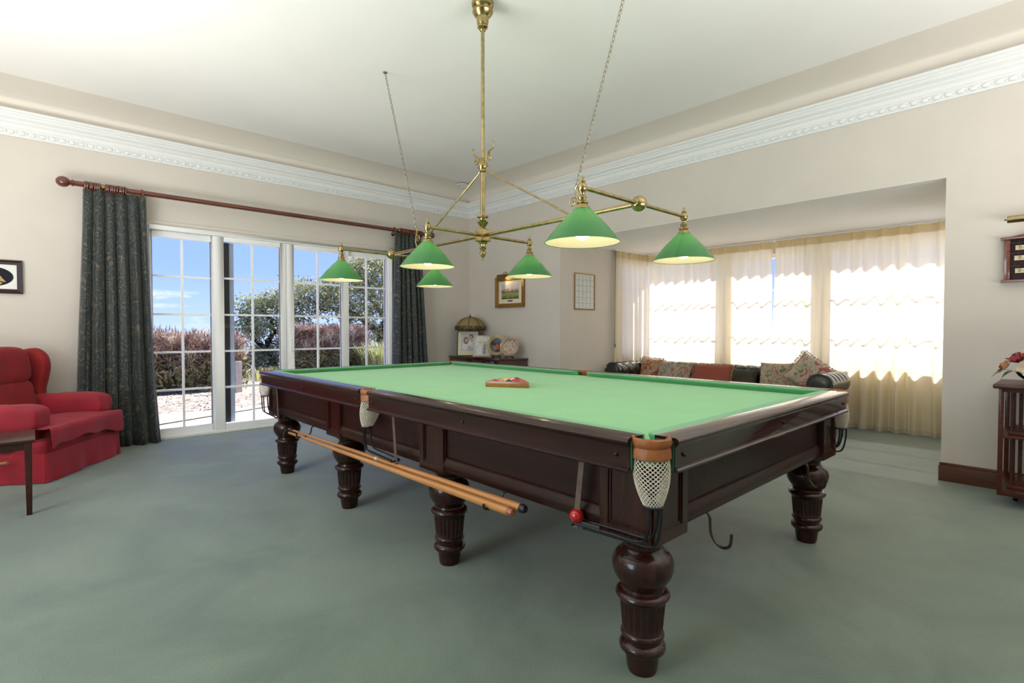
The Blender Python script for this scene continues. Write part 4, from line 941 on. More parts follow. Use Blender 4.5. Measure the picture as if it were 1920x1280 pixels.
# ------------------------------------------------------------------ corner cabinet and what stands on it
cab = thing('corner_cabinet', 'dark mahogany cabinet with canted end standing in the room corner', 'cabinet', (0, 0, 0))
def inset(d): return [(4.945-d, 6.84+d*0.2), (4.985-d, 5.675-d*0.4), (5.375, 5.455-d), (5.375, 6.84+d*0.2)]
MB().prism([p for p in inset(-0.02)], 0.06, 0.765).build('body', M_cab, cab, smooth=False)
MB().prism(inset(0.0), 0.765, 0.795).build('cabinet_top', M_cab, cab, bevel=0.005)
MB().prism(inset(-0.03), 0.0, 0.06).build('plinth', M_cab, cab, smooth=False)
for k in range(2):
    ya = 5.74+k*0.53; d_ = MB().box((4.955, ya, 0.10), (5.003, ya+0.50, 0.60)).build('cabinet_door', M_cab, cab, bevel=0.003)
    MB().soft((4.945, ya+(0.44 if k == 0 else 0.06), 0.38), (0.022, 0.022, 0.022), 1, 1, 12, 8).build('knob', M_brass, d_)
    dr = MB().box((4.955, ya, 0.62), (5.003, ya+0.50, 0.75)).build('drawer', M_cab, cab, bevel=0.003)
    MB().soft((4.945, ya+0.25, 0.685), (0.022, 0.022, 0.022), 1, 1, 12, 8).build('knob', M_brass, dr)
ZK = 0.795
gl = thing('glass_lamp', 'amber panelled glass table lamp with bronze rim behind the photographs', 'table lamp', (5.135, 6.52, ZK))
M_lampmetal = mat('antique_bronze', (0.15, 0.11, 0.045), rough=0.5, metal=0.6, var=0.5, vscale=40, bump=0.4, bscale=90)
M_amber = clothmat('amber_glass', (0.42, 0.33, 0.16), (0.70, 0.52, 0.22), 0.4)
MB().lathe([(0.09, 0), (0.09, 0.015), (0.06, 0.03), (0.025, 0.06), (0.02, 0.1), (0.03, 0.16), (0.02, 0.24), (0.014, 0.30), (0.014, 0.58)], seg=24).build('lamp_base', M_lampmetal, gl)
pr = [(0.235, 0.455), (0.225, 0.475), (0.190, 0.535), (0.145, 0.575), (0.085, 0.602), (0.03, 0.612)]
pan = 8
for k in range(pan):
    g0, g1 = 2*PI*k/pan, 2*PI*(k+1)/pan; V = []; F = []
    for (r, z) in pr:
        for q in range(5):
            a = g0+(g1-g0)*q/4; bul = 1+0.03*math.sin(PI*q/4); V.append((r*bul*math.cos(a), r*bul*math.sin(a), z))
    for i in range(len(pr)-1):
        for q in range(4): F.append((i*5+q, i*5+q+1, (i+1)*5+q+1, (i+1)*5+q))
    MB().add(V, F).build('glass_panel', M_amber, gl)
    MB().tube([(r*1.005*math.cos(g0), r*1.005*math.sin(g0), z) for r, z in pr], 0.006, 6).build('rib', M_lampmetal, gl)
rm = MB()
rm.grid(64, 4, lambda u, v: Vector(((0.240+0.006*math.sin(u*2*PI*16))*math.cos(2*PI*u), (0.240+0.006*math.sin(u*2*PI*16))*math.sin(2*PI*u), 0.475-0.065*v-0.006*math.cos(u*2*PI*16)*(v > 0.9))), close_u=True)
ro = rm.build('rim_band', M_lampmetal, gl); md = ro.modifiers.new('thickness', 'SOLIDIFY'); md.thickness = 0.008
MB().lathe([(0.05, 0.606), (0.035, 0.62), (0.012, 0.628), (0.006, 0.635), (0.010, 0.645), (0.003, 0.66)], seg=16).build('finial', M_lampmetal, gl)

def photo(name, label, loc, yaw, w, h, fm, fw, mount, tilt=12):
    r = thing(name, label, 'photo frame', loc, yaw); rr = bpy.data.objects.new('frame', None); COL.objects.link(rr); rr.parent = r
    rr.location = (0, 0, h/2*math.cos(rad(tilt))+0.003); rr.rotation_euler = (rad(-tilt), 0, 0)
    frame_bars(rr, w, h, fw, 0.014, fm); flat(rr, 'mount', rect(w-fw, h-fw), -0.002, M_paper if mount is None else mount)
    MB().box((-w/2+0.004, 0, -h/2+0.004), (w/2-0.004, 0.006, h/2-0.004)).build('backboard', M_black, rr, smooth=False)
    MB().add([(-0.03, 0.004, h*0.2), (0.03, 0.004, h*0.2), (0.03, 0.13, -h/2+0.012), (-0.03, 0.13, -h/2+0.012), (-0.03, 0.001, h*0.2), (0.03, 0.001, h*0.2), (0.03, 0.127, -h/2+0.010), (-0.03, 0.127, -h/2+0.010)], [(0, 1, 2, 3), (7, 6, 5, 4), (0, 4, 5, 1), (2, 6, 7, 3)]).build('easel_strut', M_black, rr, smooth=False)
    return rr
vdir = -PI/2+rad(6)
ph1 = photo('portrait_photo', 'large black framed portrait photograph of a couple under the glass lamp', (5.075, 6.50, ZK), -rad(48), 0.345, 0.40, M_black, 0.012, M_mount, 8)
M_skin = mat('photo_skin', (0.55, 0.36, 0.28), var=0.15, vscale=60); M_hair = mat('photo_hair', (0.10, 0.06, 0.045), var=0.3, vscale=60); M_pbg = mat('photo_grey_lilac', (0.55, 0.51, 0.54), var=0.12, vscale=20); M_pwhite = mat('photo_white', (0.74, 0.72, 0.72), var=0.15, vscale=30); M_dark = mat('photo_dark', (0.06, 0.06, 0.07), var=0.3, vscale=40); M_pale = mat('photo_pale', (0.66, 0.66, 0.64), var=0.25, vscale=25)
flat(ph1, 'print', rect(0.225, 0.275, 0.0, 0.02), -0.0045, M_pbg)
for (nm, w_, h_, x_, z_, m_, y_) in (('hair', 0.078, 0.115, -0.03, 0.045, M_hair, -0.006), ('face', 0.05, 0.075, -0.026, 0.045, M_skin, -0.0075), ('hair', 0.07, 0.07, 0.05, 0.105, M_hair, -0.006), ('face', 0.052, 0.07, 0.045, 0.085, M_skin, -0.0075), ('jacket', 0.12, 0.10, 0.045, -0.01, M_pwhite, -0.0055), ('dress', 0.10, 0.12, -0.05, -0.05, M_pwhite, -0.0055), ('bow_tie', 0.022, 0.012, 0.06, 0.03, M_dark, -0.0075), ('hand', 0.04, 0.03, 0.03, -0.06, M_skin, -0.0075)):
    flat(ph1, nm, ell(w_, h_, x_, z_), y_, m_)
M_silver = mat('silver_frame', (0.42, 0.38, 0.30), rough=0.35, metal=0.7, var=0.3, vscale=30)
ph2 = photo('wedding_photo', 'smaller silver framed wedding photograph beside the large portrait', (5.045, 6.115, ZK), -rad(50), 0.27, 0.33, M_silver, 0.022, M_pale, 12)
flat(ph2, 'print', rect(0.215, 0.275), -0.0045, M_pale)
flat(ph2, 'gown', [(-0.09, -0.12), (0.0, -0.125), (-0.01, 0.0), (-0.03, 0.05), (-0.055, 0.0)], -0.006, M_pwhite); flat(ph2, 'veil', ell(0.03, 0.035, -0.033, 0.06), -0.007, M_skin)
flat(ph2, 'suit', [(0.015, -0.12), (0.06, -0.12), (0.055, 0.03), (0.02, 0.03)], -0.006, mat('photo_grey_suit', (0.30, 0.30, 0.31), var=0.3, vscale=40)); flat(ph2, 'head', ell(0.028, 0.035, 0.038, 0.05), -0.007, M_skin)

def plate(name, label, loc, yaw, r, fm, rim_m, inner_m, extras=()):
    t = thing(name, label, 'plate', loc, yaw); pl = bpy.data.objects.new('plate_body', None); COL.objects.link(pl); pl.parent = t
    pl.location = (0, 0.0, r*math.cos(rad(14))+0.035); pl.rotation_euler = (rad(-14), 0, 0)
    MB().lathe([(0.002, 0.012), (r*0.5, 0.012), (r*0.62, 0.006), (r*0.70, -0.004), (r*0.98, -0.016), (r, -0.014), (r*0.98, -0.009), (r*0.70, 0.006), (r*0.5, 0.02), (0.002, 0.02)], seg=40, axis='y').build('rim', rim_m, pl)
    flat(pl, 'centre', ell(r*1.36, r*1.36, 0, 0, 36), 0.001, inner_m)
    for (nm, poly, m_) in extras: flat(pl, nm, poly, -0.0015, m_)
    s = MB()
    for sx in (-1, 1):
        s.tube(smooth_path([(sx*0.05, -0.055, 0.03), (sx*0.05, -0.05, 0.012), (sx*0.05, 0.02, 0.02), (sx*0.05, 0.06, 0.005)], 5), 0.008, 8); s.tube([(sx*0.05, 0.02, 0.02), (sx*0.035, 0.06, 0.15)], 0.006, 8); s.tube([(sx*0.05, -0.02, 0.015), (sx*0.055, -0.03, 0.0)], 0.008, 8)
    s.tube([(-0.05, 0.03, 0.03), (0.05, 0.03, 0.03)], 0.006, 8); s.build('plate_stand', M_cab, t)
    return t
M_scene = multi_mat('plate_scene', [(0.35, (0.015, 0.02, 0.025)), (0.46, (0.04, 0.06, 0.07)), (0.55, (0.16, 0.10, 0.05)), (0.62, (0.06, 0.14, 0.25)), (0.72, (0.35, 0.30, 0.20))], scale=14)
M_imari = multi_mat('plate_enamel', [(0.0, (0.05, 0.07, 0.13)), (0.2, (0.42, 0.34, 0.22)), (0.45, (0.62, 0.54, 0.42)), (0.6, (0.28, 0.20, 0.12)), (0.75, (0.42, 0.09, 0.05)), (0.9, (0.60, 0.52, 0.40)), (1.0, (0.20, 0.16, 0.12))], scale=95, kind='voronoi', rough=0.25)
M_rimgold = mat('plate_rim_gold', (0.48, 0.38, 0.19), rough=0.4, metal=0.3, var=0.3, vscale=40); M_orange = mat('orange_robe', (0.62, 0.10, 0.015), var=0.4, vscale=50); M_blue = mat('blue_glaze', (0.05, 0.14, 0.32), var=0.4, vscale=40)
plate('figure_plate', 'dark display plate with an orange robed figure and gold rim', (5.09, 5.835, ZK), -rad(50), 0.152, None, M_rimgold, M_scene, (('robe', [(-0.02, -0.06), (0.03, -0.06), (0.035, 0.0), (0.01, 0.03), (-0.015, 0.0)], M_orange), ('sleeve', ell(0.05, 0.03, -0.03, -0.025), M_orange), ('sky_patch', ell(0.11, 0.035, 0.02, 0.07), M_blue)))
plate('enamel_plate', 'patterned enamel plate on a small wooden stand at the cabinet end', (5.13, 5.60, ZK), -rad(50), 0.140, None, M_imari, M_imari)

# ------------------------------------------------------------------ chesterfield sofa
sofa = thing('chesterfield_sofa', 'dark green-black leather chesterfield sofa with buttoned back in the bay', 'sofa', (0, 0, 0))
SYA, SYB, SXB, SXF = 4.63, 1.885, 7.16, 6.30     # left arm line, right arm line, back line, arm front
Rc = 0.128; RCN = 0.28
path = []
def addp(p, o): path.append((Vector((p[0], p[1], 0)), Vector((o[0], o[1], 0))))
# U path (plan) with inward direction
for k in range(40): addp((SXF+(SXB-RCN-SXF)*k/39, SYA), (0, -1))
for k in range(1, 12):
    a = rad(90-90*k/12); addp((SXB-RCN+RCN*math.cos(a), SYA-RCN+RCN*math.sin(a)), (-math.cos(a), -math.sin(a)))
NBK = 150
for k in range(NBK): addp((SXB, SYA-RCN+(SYB+RCN-SYA+RCN)*k/(NBK-1)), (-1, 0))
for k in range(1, 12):
    a = rad(0-90*k/12); addp((SXB-RCN+RCN*math.cos(a), SYB+RCN+RCN*math.sin(a)), (-math.cos(a), -math.sin(a)))
for k in range(40): addp((SXB-RCN+(SXF-SXB+RCN)*k/39, SYB), (0, 1))
cum = [0.0]
for i in range(1, len(path)): cum.append(cum[-1]+(path[i][0]-path[i-1][0]).length)
L_arm = SXB-RCN-SXF; Ltot = cum[-1]
NP = 44
def sofa_pt(i, j):
    p, o = path[i]; s = cum[i]; t = j/(NP-1)
    # profile: from outside bottom up, over the roll, down the inside to the seat
    if t < 0.18: q = t/0.18; a_in, z = -0.03, 0.10+0.38*q; rr = None
    elif t < 0.78:
        q = (t-0.18)/0.60; a = rad(215-290*q); a_in, z = Rc*1.05*math.cos(a)*1.0, 0.605+Rc*math.sin(a)
    else: q = (t-0.78)/0.22; a_in, z = 0.045+0.02*q, 0.505-0.22*q
    depth = 0.0
    if t > 0.30:
        on_arm2 = s > Ltot-L_arm-0.15
        if on_arm2: f = s/0.12; g = abs(f-round(f)); depth = -0.016*math.exp(-(g/0.10)**2)
        else:
            f = s/0.17; w_ = (t-0.30)/0.70*3.2
            d1_ = abs(((f+w_) % 1)-0.5); d2_ = abs(((f-w_) % 1)-0.5)
            depth = -0.012*math.exp(-((0.5-d1_)/0.09)**2)-0.012*math.exp(-((0.5-d2_)/0.09)**2)
    n_ = Vector((0, 0, 0))
    if 0.18 <= t < 0.78: n_ = o*math.cos(a)+Vector((0, 0, math.sin(a)))
    elif t >= 0.78: n_ = o
    return p+o*a_in+Vector((0, 0, z))+n_*depth
m_ = MB(); nP = len(path)
m_.v = [tuple(sofa_pt(i, j)) for i in range(nP) for j in range(NP)]
m_.f = [(i*NP+j, (i+1)*NP+j, (i+1)*NP+j+1, i*NP+j+1) for i in range(nP-1) for j in range(NP-1)]
m_.f += [tuple(range(NP)), tuple((nP-1)*NP+j for j in range(NP))[::-1]]
m_.build('back_and_arms', M_leather, sofa, angle=60)
MB().box((SXF+0.03, SYB+0.02, 0.06), (SXB-0.02, SYA-0.02, 0.29)).build('base', M_leather, sofa, bevel=0.02)
ys = [SYB+0.07+(SYA-SYB-0.14)*k/3 for k in range(4)]
for k in range(3): MB().soft((6.66, (ys[k]+ys[k+1])/2, 0.36), (0.80, ys[k+1]-ys[k]-0.01, 0.17), 0.3, 0.22, 44, 22).build('seat_cushion', M_leather, sofa)
for fx in (SXF+0.08, SXB-0.08):
    for fy in (SYB+0.08, SYA-0.08): MB().lathe([(0.03, 0), (0.035, 0.02), (0.028, 0.045), (0.04, 0.06)], (fx, fy, 0), 14).build('foot', M_dkwood, sofa)
for (yy, s) in ((SYA, 1), (SYB, -1)):
    MB().lathe([(0.105, 0.0), (0.105, -0.006), (0.09, -0.014), (0.02, -0.016)], (SXF, yy, 0.605), 24, axis='x').build('arm_facing', M_leather, sofa)

M_fl1 = multi_mat('tapestry_rose', [(0.30, (0.12, 0.045, 0.03)), (0.42, (0.46, 0.13, 0.07)), (0.5, (0.52, 0.36, 0.20)), (0.58, (0.26, 0.20, 0.10)), (0.68, (0.50, 0.42, 0.30))], scale=11, detail=2, distort=1.2)
M_fl2 = multi_mat('tapestry_grey', [(0.30, (0.16, 0.14, 0.10)), (0.44, (0.36, 0.32, 0.24)), (0.52, (0.46, 0.42, 0.34)), (0.60, (0.42, 0.12, 0.08)), (0.70, (0.30, 0.27, 0.18))], scale=8, detail=2, distort=1.5)
M_fl3 = multi_mat('needlepoint_flowers', [(0.28, (0.08, 0.09, 0.045)), (0.38, (0.22, 0.19, 0.11)), (0.46, (0.42, 0.35, 0.24)), (0.54, (0.50, 0.44, 0.32)), (0.61, (0.46, 0.10, 0.06)), (0.72, (0.26, 0.20, 0.14))], scale=13, detail=3, distort=1.8)
M_fl4 = multi_mat('needlepoint_poppy', [(0.30, (0.14, 0.12, 0.07)), (0.40, (0.42, 0.36, 0.24)), (0.50, (0.52, 0.46, 0.33)), (0.56, (0.46, 0.11, 0.08)), (0.66, (0.42, 0.10, 0.07)), (0.76, (0.40, 0.34, 0.22))], scale=9, detail=2, distort=1.2)
M_rust = mat('rust_red_weave', (0.36, 0.085, 0.055), rough=0.85, var=0.2, vscale=40, bump=0.2, bscale=120)
M_tassel = multi_mat('tassel_thread', [(0.3, (0.20, 0.06, 0.03)), (0.5, (0.50, 0.36, 0.16)), (0.7, (0.30, 0.10, 0.05))], scale=30)
M_cream = mat('cream_fringe', (0.50, 0.44, 0.32), rough=0.9, var=0.3, vscale=40); M_dkgreen = mat('dark_green_cloth', (0.05, 0.045, 0.025), rough=0.8, var=0.4, vscale=9)
def pillow(name, label, c, w, h, th, yaw, tilt, roll, front, back, fringe=None):
    """cushion in local xz, facing -y"""
    r = thing(name, label, 'cushion', c, yaw, 'scatter cushions on the sofa'); R = Matrix.Rotation(rad(tilt), 3, 'X')@Matrix.Rotation(rad(roll), 3, 'Y')
    def side(sg):
        def fn(u, v):
            a = u*2-1; b_ = v*2-1; e = (1-a**4)*(1-b_**4); pin = 1-0.07*(1-min(1, (1-abs(a))*4))*0-0.05*(a*a*b_*b_*0)
            x = a*w/2*(1-0.06*(1-b_*b_)*abs(a)**3); z = b_*h/2*(1-0.06*(1-a*a)*abs(b_)**3)
            return R@Vector((x, sg*th/2*max(0, e)**0.45, z))
        return fn
    MB().grid(26, 22, side(-1)).build('cover_front', front, r, angle=80); MB().grid(26, 22, side(1)).build('cover_back', back, r, angle=80)
    if fringe:
        rng = random.Random(len(label)); f = MB()
        for k in range(4):
            n = 22
            for q in range(n):
                t = -1+2*(q+0.5)/n; a, b_ = [(t, -1), (1, t), (t, 1), (-1, t)][k]; o = Vector(((a if k % 2 else 0), 0, (b_ if k % 2 == 0 else 0)))
                p = Vector((a*w/2*(1-0.06*(1-b_*b_)), 0, b_*h/2*(1-0.06*(1-a*a)))); e = p+o*0.028+Vector((rng.uniform(-.008, .008), rng.uniform(-.008, .008), rng.uniform(-.008, .004)))
                f.tube([R@p, R@p.lerp(e, 0.5), R@e], [0.003, 0.0075, 0.006], 5)
        fo = f.build('fringe', fringe, r); fo['kind'] = 'stuff'
    return r
fw = -PI/2
pillow('scatter_cushion', 'rose tapestry cushion with cream fringe nearest the bay corner', (6.93, 4.37, 0.60), 0.34, 0.36, 0.14, fw+0.35, -18, 4, M_fl1, M_fl1, M_cream)
pillow('scatter_cushion', 'grey green tapestry cushion beside the rose fringed one', (6.90, 3.97, 0.58), 0.54, 0.36, 0.14, fw, -20, 1, M_fl2, M_dkgreen)
pillow('scatter_cushion', 'plain rust red cushion with tasselled ends mid sofa', (6.90, 3.41, 0.565), 0.56, 0.34, 0.14, fw, -20, -1, M_rust, M_rust, M_tassel)
pillow('scatter_cushion', 'olive brown cushion lying low between rust and floral ones', (6.93, 2.98, 0.53), 0.34, 0.34, 0.12, fw, -22, 0, M_dkgreen, M_dkgreen)
pillow('scatter_cushion', 'beige floral needlepoint cushion standing upright near the arm', (6.87, 2.52, 0.60), 0.46, 0.42, 0.15, fw, -18, -2, M_fl3, M_dkgreen)
pillow('scatter_cushion', 'floral needlepoint cushion with ruffled edge leaning on the arm', (6.74, 2.13, 0.685), 0.40, 0.40, 0.17, fw+0.5, -14, 38, M_fl4, M_dkgreen, M_cream)

# ------------------------------------------------------------------ scoreboard, bookcase, flowers by the pillar
M_sbw = wood('scoreboard_mahogany', (0.19, 0.045, 0.022), (0.10, 0.022, 0.012), rough=0.25, coat=0.6)
sb = thing('scoreboard', 'mahogany snooker scoreboard with brass lamp on the wall', 'scoreboard', (XW-0.001, -0.055, 1.735), -PI/2)
W2 = 0.415
MB().box((-W2, -0.012, -0.15), (W2, 0.0, 0.155)).build('back_board', M_dframe, sb, smooth=False)
for s in (-1, 1): MB().box((s*W2-0.018, -0.045, -0.15), (s*W2+0.018, 0, 0.15)).build('upright', M_sbw, sb, bevel=0.004)
MB().box((-W2-0.035, -0.07, 0.148), (W2+0.035, 0, 0.166)).build('cornice_shelf', M_sbw, sb, bevel=0.003); MB().box((-W2-0.03, -0.07, -0.168), (W2+0.03, 0, -0.15)).build('bottom_shelf', M_sbw, sb, bevel=0.003)
MB().add([(-W2, -0.05, 0.166), (W2, -0.05, 0.166), (0, -0.05, 0.235), (-W2, 0, 0.166), (W2, 0, 0.166), (0, 0, 0.235)], [(0, 1, 2), (5, 4, 3), (0, 3, 4, 1), (1, 4, 5, 2), (2, 5, 3, 0)]).build('pediment', M_sbw, sb, smooth=False)
M_strip = mat('ivory_strip', (0.66, 0.56, 0.34), rough=0.4, var=0.08, vscale=60); M_ink = mat('brown_ink', (0.09, 0.045, 0.03), var=0.3)
for zz, st_ in ((0.088, 0.0), (0.012, -0.005), (-0.082, 0.0)):
    stp = MB().box((-W2+0.045+st_, -0.020, zz-0.017), (W2-0.045, -0.012, zz+0.017)).build('number_strip', M_strip, sb, smooth=False)
    cu = bpy.data.curves.new('digits', 'FONT'); cu.body = '0-1-2-3-4-5-6-7-8-9-10'; cu.size = 0.034; cu.space_character = 1.35; cu.extrude = 0.0006; cu.align_x = 'LEFT'; cu.align_y = 'CENTER'
    to = bpy.data.objects.new('numerals', cu); COL.objects.link(to); to.parent = stp; cu.materials.append(M_ink); to.rotation_euler = (PI/2, 0, 0); to.location = (-W2+0.062, -0.0212, zz)
    bpy.context.view_layer.update(); nm_ = bpy.data.meshes.new_from_object(to); bpy.data.objects.remove(to); to = bpy.data.objects.new('numerals', nm_); COL.objects.link(to); to.parent = stp; to.rotation_euler = (PI/2, 0, 0); to.location = (-W2+0.062, -0.0212, zz)
    for dz in (0.036,):
        MB().tube([(-W2+0.02, -0.024, zz+dz), (W2-0.02, -0.024, zz+dz)], 0.0028, 6).build('slider_rod', M_brass, sb)
        MB().box((-W2+0.055, -0.034, zz+dz-0.012), (-W2+0.085, -0.016, zz+dz+0.010)).build('slider', M_dframe, sb, bevel=0.002)
MB().tube([(-W2+0.005, -0.13, 0.285), (W2-0.005, -0.13, 0.285)], 0.026, 18).build('lamp_tube', M_brass, sb)
MB().tube([(-W2+0.005, -0.13, 0.285), (-W2-0.012, -0.13, 0.285)], 0.006, 8).build('lamp_end_knob', M_brass, sb)
for s in (-0.2, 0.2): MB().tube(smooth_path([(s, 0, 0.21), (s, -0.04, 0.225), (s, -0.12, 0.26)], 5), 0.006, 8).build('lamp_arm', M_brass, sb)
spot(sb, (-0.12, -0.11, 0.25), (-0.12, 0.0, 0.05), 3.0, 140, 0.9, (1.0, 0.74, 0.42), 0.05)

bk_ = thing('revolving_bookcase', 'low mahogany slatted bookcase on castors against the wall', 'bookcase', (5.12, 0.09, 0))
BH = 0.26
M_bk = wood('bookcase_mahogany', (0.10, 0.026, 0.014), (0.05, 0.012, 0.007), rough=0.35, coat=0.15, spec=0.2)
MB().box((-BH-0.03, -BH-0.03, 0.815), (BH-0.005, BH+0.03, 0.845)).build('bookcase_top', M_bk, bk_, bevel=0.010, bseg=3)
MB().box((-BH, -BH, 0.085), (BH-0.02, BH, 0.125)).build('bottom_shelf', M_bk, bk_, bevel=0.004); MB().box((-BH, -BH, 0.478), (BH-0.02, BH, 0.495)).build('middle_shelf', M_bk, bk_, bevel=0.003)
MB().box((-BH+0.02, -BH+0.02, 0.79), (BH-0.04, BH-0.02, 0.815)).build('top_rail', M_bk, bk_, smooth=False)
for k in range(2):
    MB().box((-BH+0.05, -BH+0.045, (0.125, 0.495)[k]), (BH-0.07, BH-0.045, (0.15, 0.52)[k])).build('shelf_block', M_bk, bk_, bevel=0.003)
for sy in (-1, 1):
    for sx in (-1, 1): MB().cbox((sx*(BH-0.022)-0.01, sy*(BH-0.012), 0.45), (0.03, 0.026, 0.73)).build('post', M_bk, bk_, bevel=0.002)
for f in (-0.62, -0.2, 0.2, 0.62):
    MB().cbox((-0.02, f*BH, 0.47), (0.014, 0.022, 0.66)).build('slat', M_bk, bk_, smooth=False)
    MB().cbox((f*BH*0.8-0.02, BH-0.06, 0.47), (0.022, 0.012, 0.66)).build('slat', M_bk, bk_, smooth=False)
MB().box((-0.20, -0.05, 0.045), (0.18, 0.05, 0.085)).build('cross_foot', M_bk, bk_, smooth=False); MB().box((-0.05, -0.20, 0.045), (0.05, 0.20, 0.0849)).build('cross_foot', M_bk, bk_, smooth=False)
for sx, sy in ((-0.18, 0), (0.16, 0), (0, 0.18), (0, -0.18)):
    MB().lathe([(0.022, -0.012), (0.024, -0.008), (0.024, 0.008), (0.022, 0.012)], (sx, sy, 0.024), 16, axis='y').build('castor', M_black, bk_)

fl = thing('flower_arrangement', 'silk flower arrangement of red and cream blooms in a glass bowl', 'flower arrangement', (5.08, 0.16, 0.845))
M_glassbowl = glassmat('bowl_glass', (0.92, 0.95, 0.95)); M_crim = mat('crimson_petal', (0.36, 0.02, 0.03), var=0.4, vscale=40); M_creamp = mat('cream_petal', (0.70, 0.58, 0.36), var=0.25, vscale=40); M_peach = mat('peach_petal', (0.60, 0.30, 0.13), var=0.35, vscale=40); M_mauve = mat('grey_mauve_petal', (0.25, 0.25, 0.30), var=0.3, vscale=40); M_lf = mat('grey_green_leaf', (0.07, 0.12, 0.085), rough=0.5, var=0.5, vscale=25)
bo = MB().lathe([(0.05, 0), (0.06, 0.004), (0.11, 0.05), (0.125, 0.075), (0.121, 0.075), (0.105, 0.05), (0.055, 0.012), (0.01, 0.01)], seg=28).build('bowl', M_glassbowl, fl)
rng = random.Random(4)
def blossom(c, n, r, m, cup, d):
    mb = MB(); c = Vector(c); d = Vector(d).normalized(); u = d.orthogonal().normalized(); w_ = d.cross(u)
    for k in range(n):
        a = 2*PI*k/n+rng.uniform(-.15, .15); e = u*math.cos(a)+w_*math.sin(a); s = d.cross(e); rr = r*rng.uniform(0.85, 1.12); cu_ = cup*rng.uniform(0.7, 1.3)
        P = [c, c+e*rr*0.5+s*rr*0.38+d*rr*cu_*0.6, c+e*rr*0.5-s*rr*0.38+d*rr*cu_*0.6, c+e*rr*0.5+d*rr*cu_*0.4, c+e*rr+d*rr*cu_, c+e*rr*0.92+s*rr*0.2+d*rr*cu_*1.05, c+e*rr*0.92-s*rr*0.2+d*rr*cu_*1.05]
        mb.add(P, [(0, 3, 1), (0, 2, 3), (3, 4, 5, 1), (3, 2, 6, 4)])
    mb.soft(c+d*r*0.15, (r*0.4, r*0.4, r*0.4), 1, 1, 8, 6)
    mb.build('blossom', m, fl, recalc=False)
def leaf(c, e, L, m=None):
    c = Vector(c); e = Vector(e).normalized(); s = e.cross(Vector((0, 0, 1))).normalized(); mb = MB(); n = 6; V = []
    for k in range(n+1):
        t = k/n; p = c+e*L*t+Vector((0, 0, 0.25*L*math.sin(PI*t*0.9)-0.25*L*t*t)); w_ = 0.22*L*math.sin(PI*min(t+0.03, 1))**0.8
        V += [p+s*w_+Vector((0, 0, 0.02*L)), p, p-s*w_+Vector((0, 0, 0.02*L))]
    F = []
    for k in range(n): a = 3*k; F += [(a, a+3, a+4, a+1), (a+1, a+4, a+5, a+2)]
    mb.add(V, F).build('leaf', M_lf, fl, recalc=False)
for c, n, r, m_, cup, d in (((-0.06, 0.10, 0.145), 12, 0.055, M_crim, 0.9, (-0.5, 0.3, 0.8)), ((-0.10, 0.05, 0.105), 6, 0.062, M_creamp, 0.35, (-1, 0.2, 0.3)), ((-0.04, 0.05, 0.19), 8, 0.05, M_peach, 0.4, (-0.4, 0.1, 1)), ((-0.03, 0.16, 0.115), 7, 0.042, M_peach, 0.5, (-0.5, 0.9, 0.4)),
        ((-0.11, -0.02, 0.095), 9, 0.05, M_mauve, 0.7, (-1, 0, 0.3)), ((-0.10, -0.09, 0.105), 12, 0.052, M_crim, 0.8, (-1, -0.2, 0.5)), ((0.0, -0.03, 0.17), 8, 0.055, M_creamp, 0.5, (0, 0, 1)), ((-0.05, -0.02, 0.16), 8, 0.05, M_mauve, 0.6, (-0.6, 0, 1)), ((0.0, -0.12, 0.14), 8, 0.055, M_peach, 0.5, (0, -0.5, 1)), ((-0.02, 0.19, 0.085), 6, 0.034, M_crim, 0.6, (-0.3, 1, 0.3)), ((-0.03, -0.05, 0.18), 6, 0.05, M_peach, 0.3, (-0.4, -0.2, 1))):
    blossom(c, n, r, m_, cup, d)
for c, e_, L in (((-0.06, 0.13, 0.08), (-0.3, 1, -0.25), 0.12), ((-0.08, 0.11, 0.075), (-0.7, 0.9, -0.3), 0.10), ((-0.10, 0.0, 0.07), (-1, -0.1, -0.3), 0.08), ((-0.05, 0.0, 0.15), (-0.5, -0.6, 0.5), 0.10), ((-0.05, -0.08, 0.16), (-0.3, -0.8, 0.4), 0.10), ((-0.09, -0.12, 0.07), (-0.8, -0.6, -0.2), 0.10), ((0.02, 0.08, 0.16), (0.4, 0.5, 0.5), 0.09), ((-0.03, 0.10, 0.17), (-0.2, 0.7, 0.4), 0.07)):
    leaf(c, e_, L)

# ------------------------------------------------------------------ garden outside
GZ = -0.12
struct(MB().box((-14, 7.08, GZ-0.3), (20, 12.6, GZ)).build('path', M_concrete, smooth=False), 'sunlit pale concrete path outside the garden doors')
def bed_front(x): return min(max(8.6+0.45*(x-1.25), 7.6), 12.2)
gr = MB().grid(90, 40, lambda u, v: Vector((-14+34*u, bed_front(-14+34*u)+v*(14.7-bed_front(-14+34*u)), GZ+0.012+0.05*v*v+0.03*noise.noise((u*60, v*18, 0))*min(1, v*8)+0.004)))
struct(gr.build('mulch_bed', M_mulch, recalc=True), 'dry straw mulch bed below the hedge')
far = MB().grid(50, 30, lambda u, v: Vector((-25+60*u, 14.0+14*v, GZ+0.03-0.9*max(0, v-0.35)**1.5*3+0.08*noise.noise((u*20, v*9, 3)))))
struct(far.build('ground', M_ground), 'grassy slope falling away behind the hedge')
struct(MB().box((7.83, -14, GZ-0.3), (24, 7.07, GZ)).build('bounce_paving', M_paving, smooth=False), 'pale paving added outside the bay to bounce sunlight in')  # ground added so sunlight bounces up onto the sheers
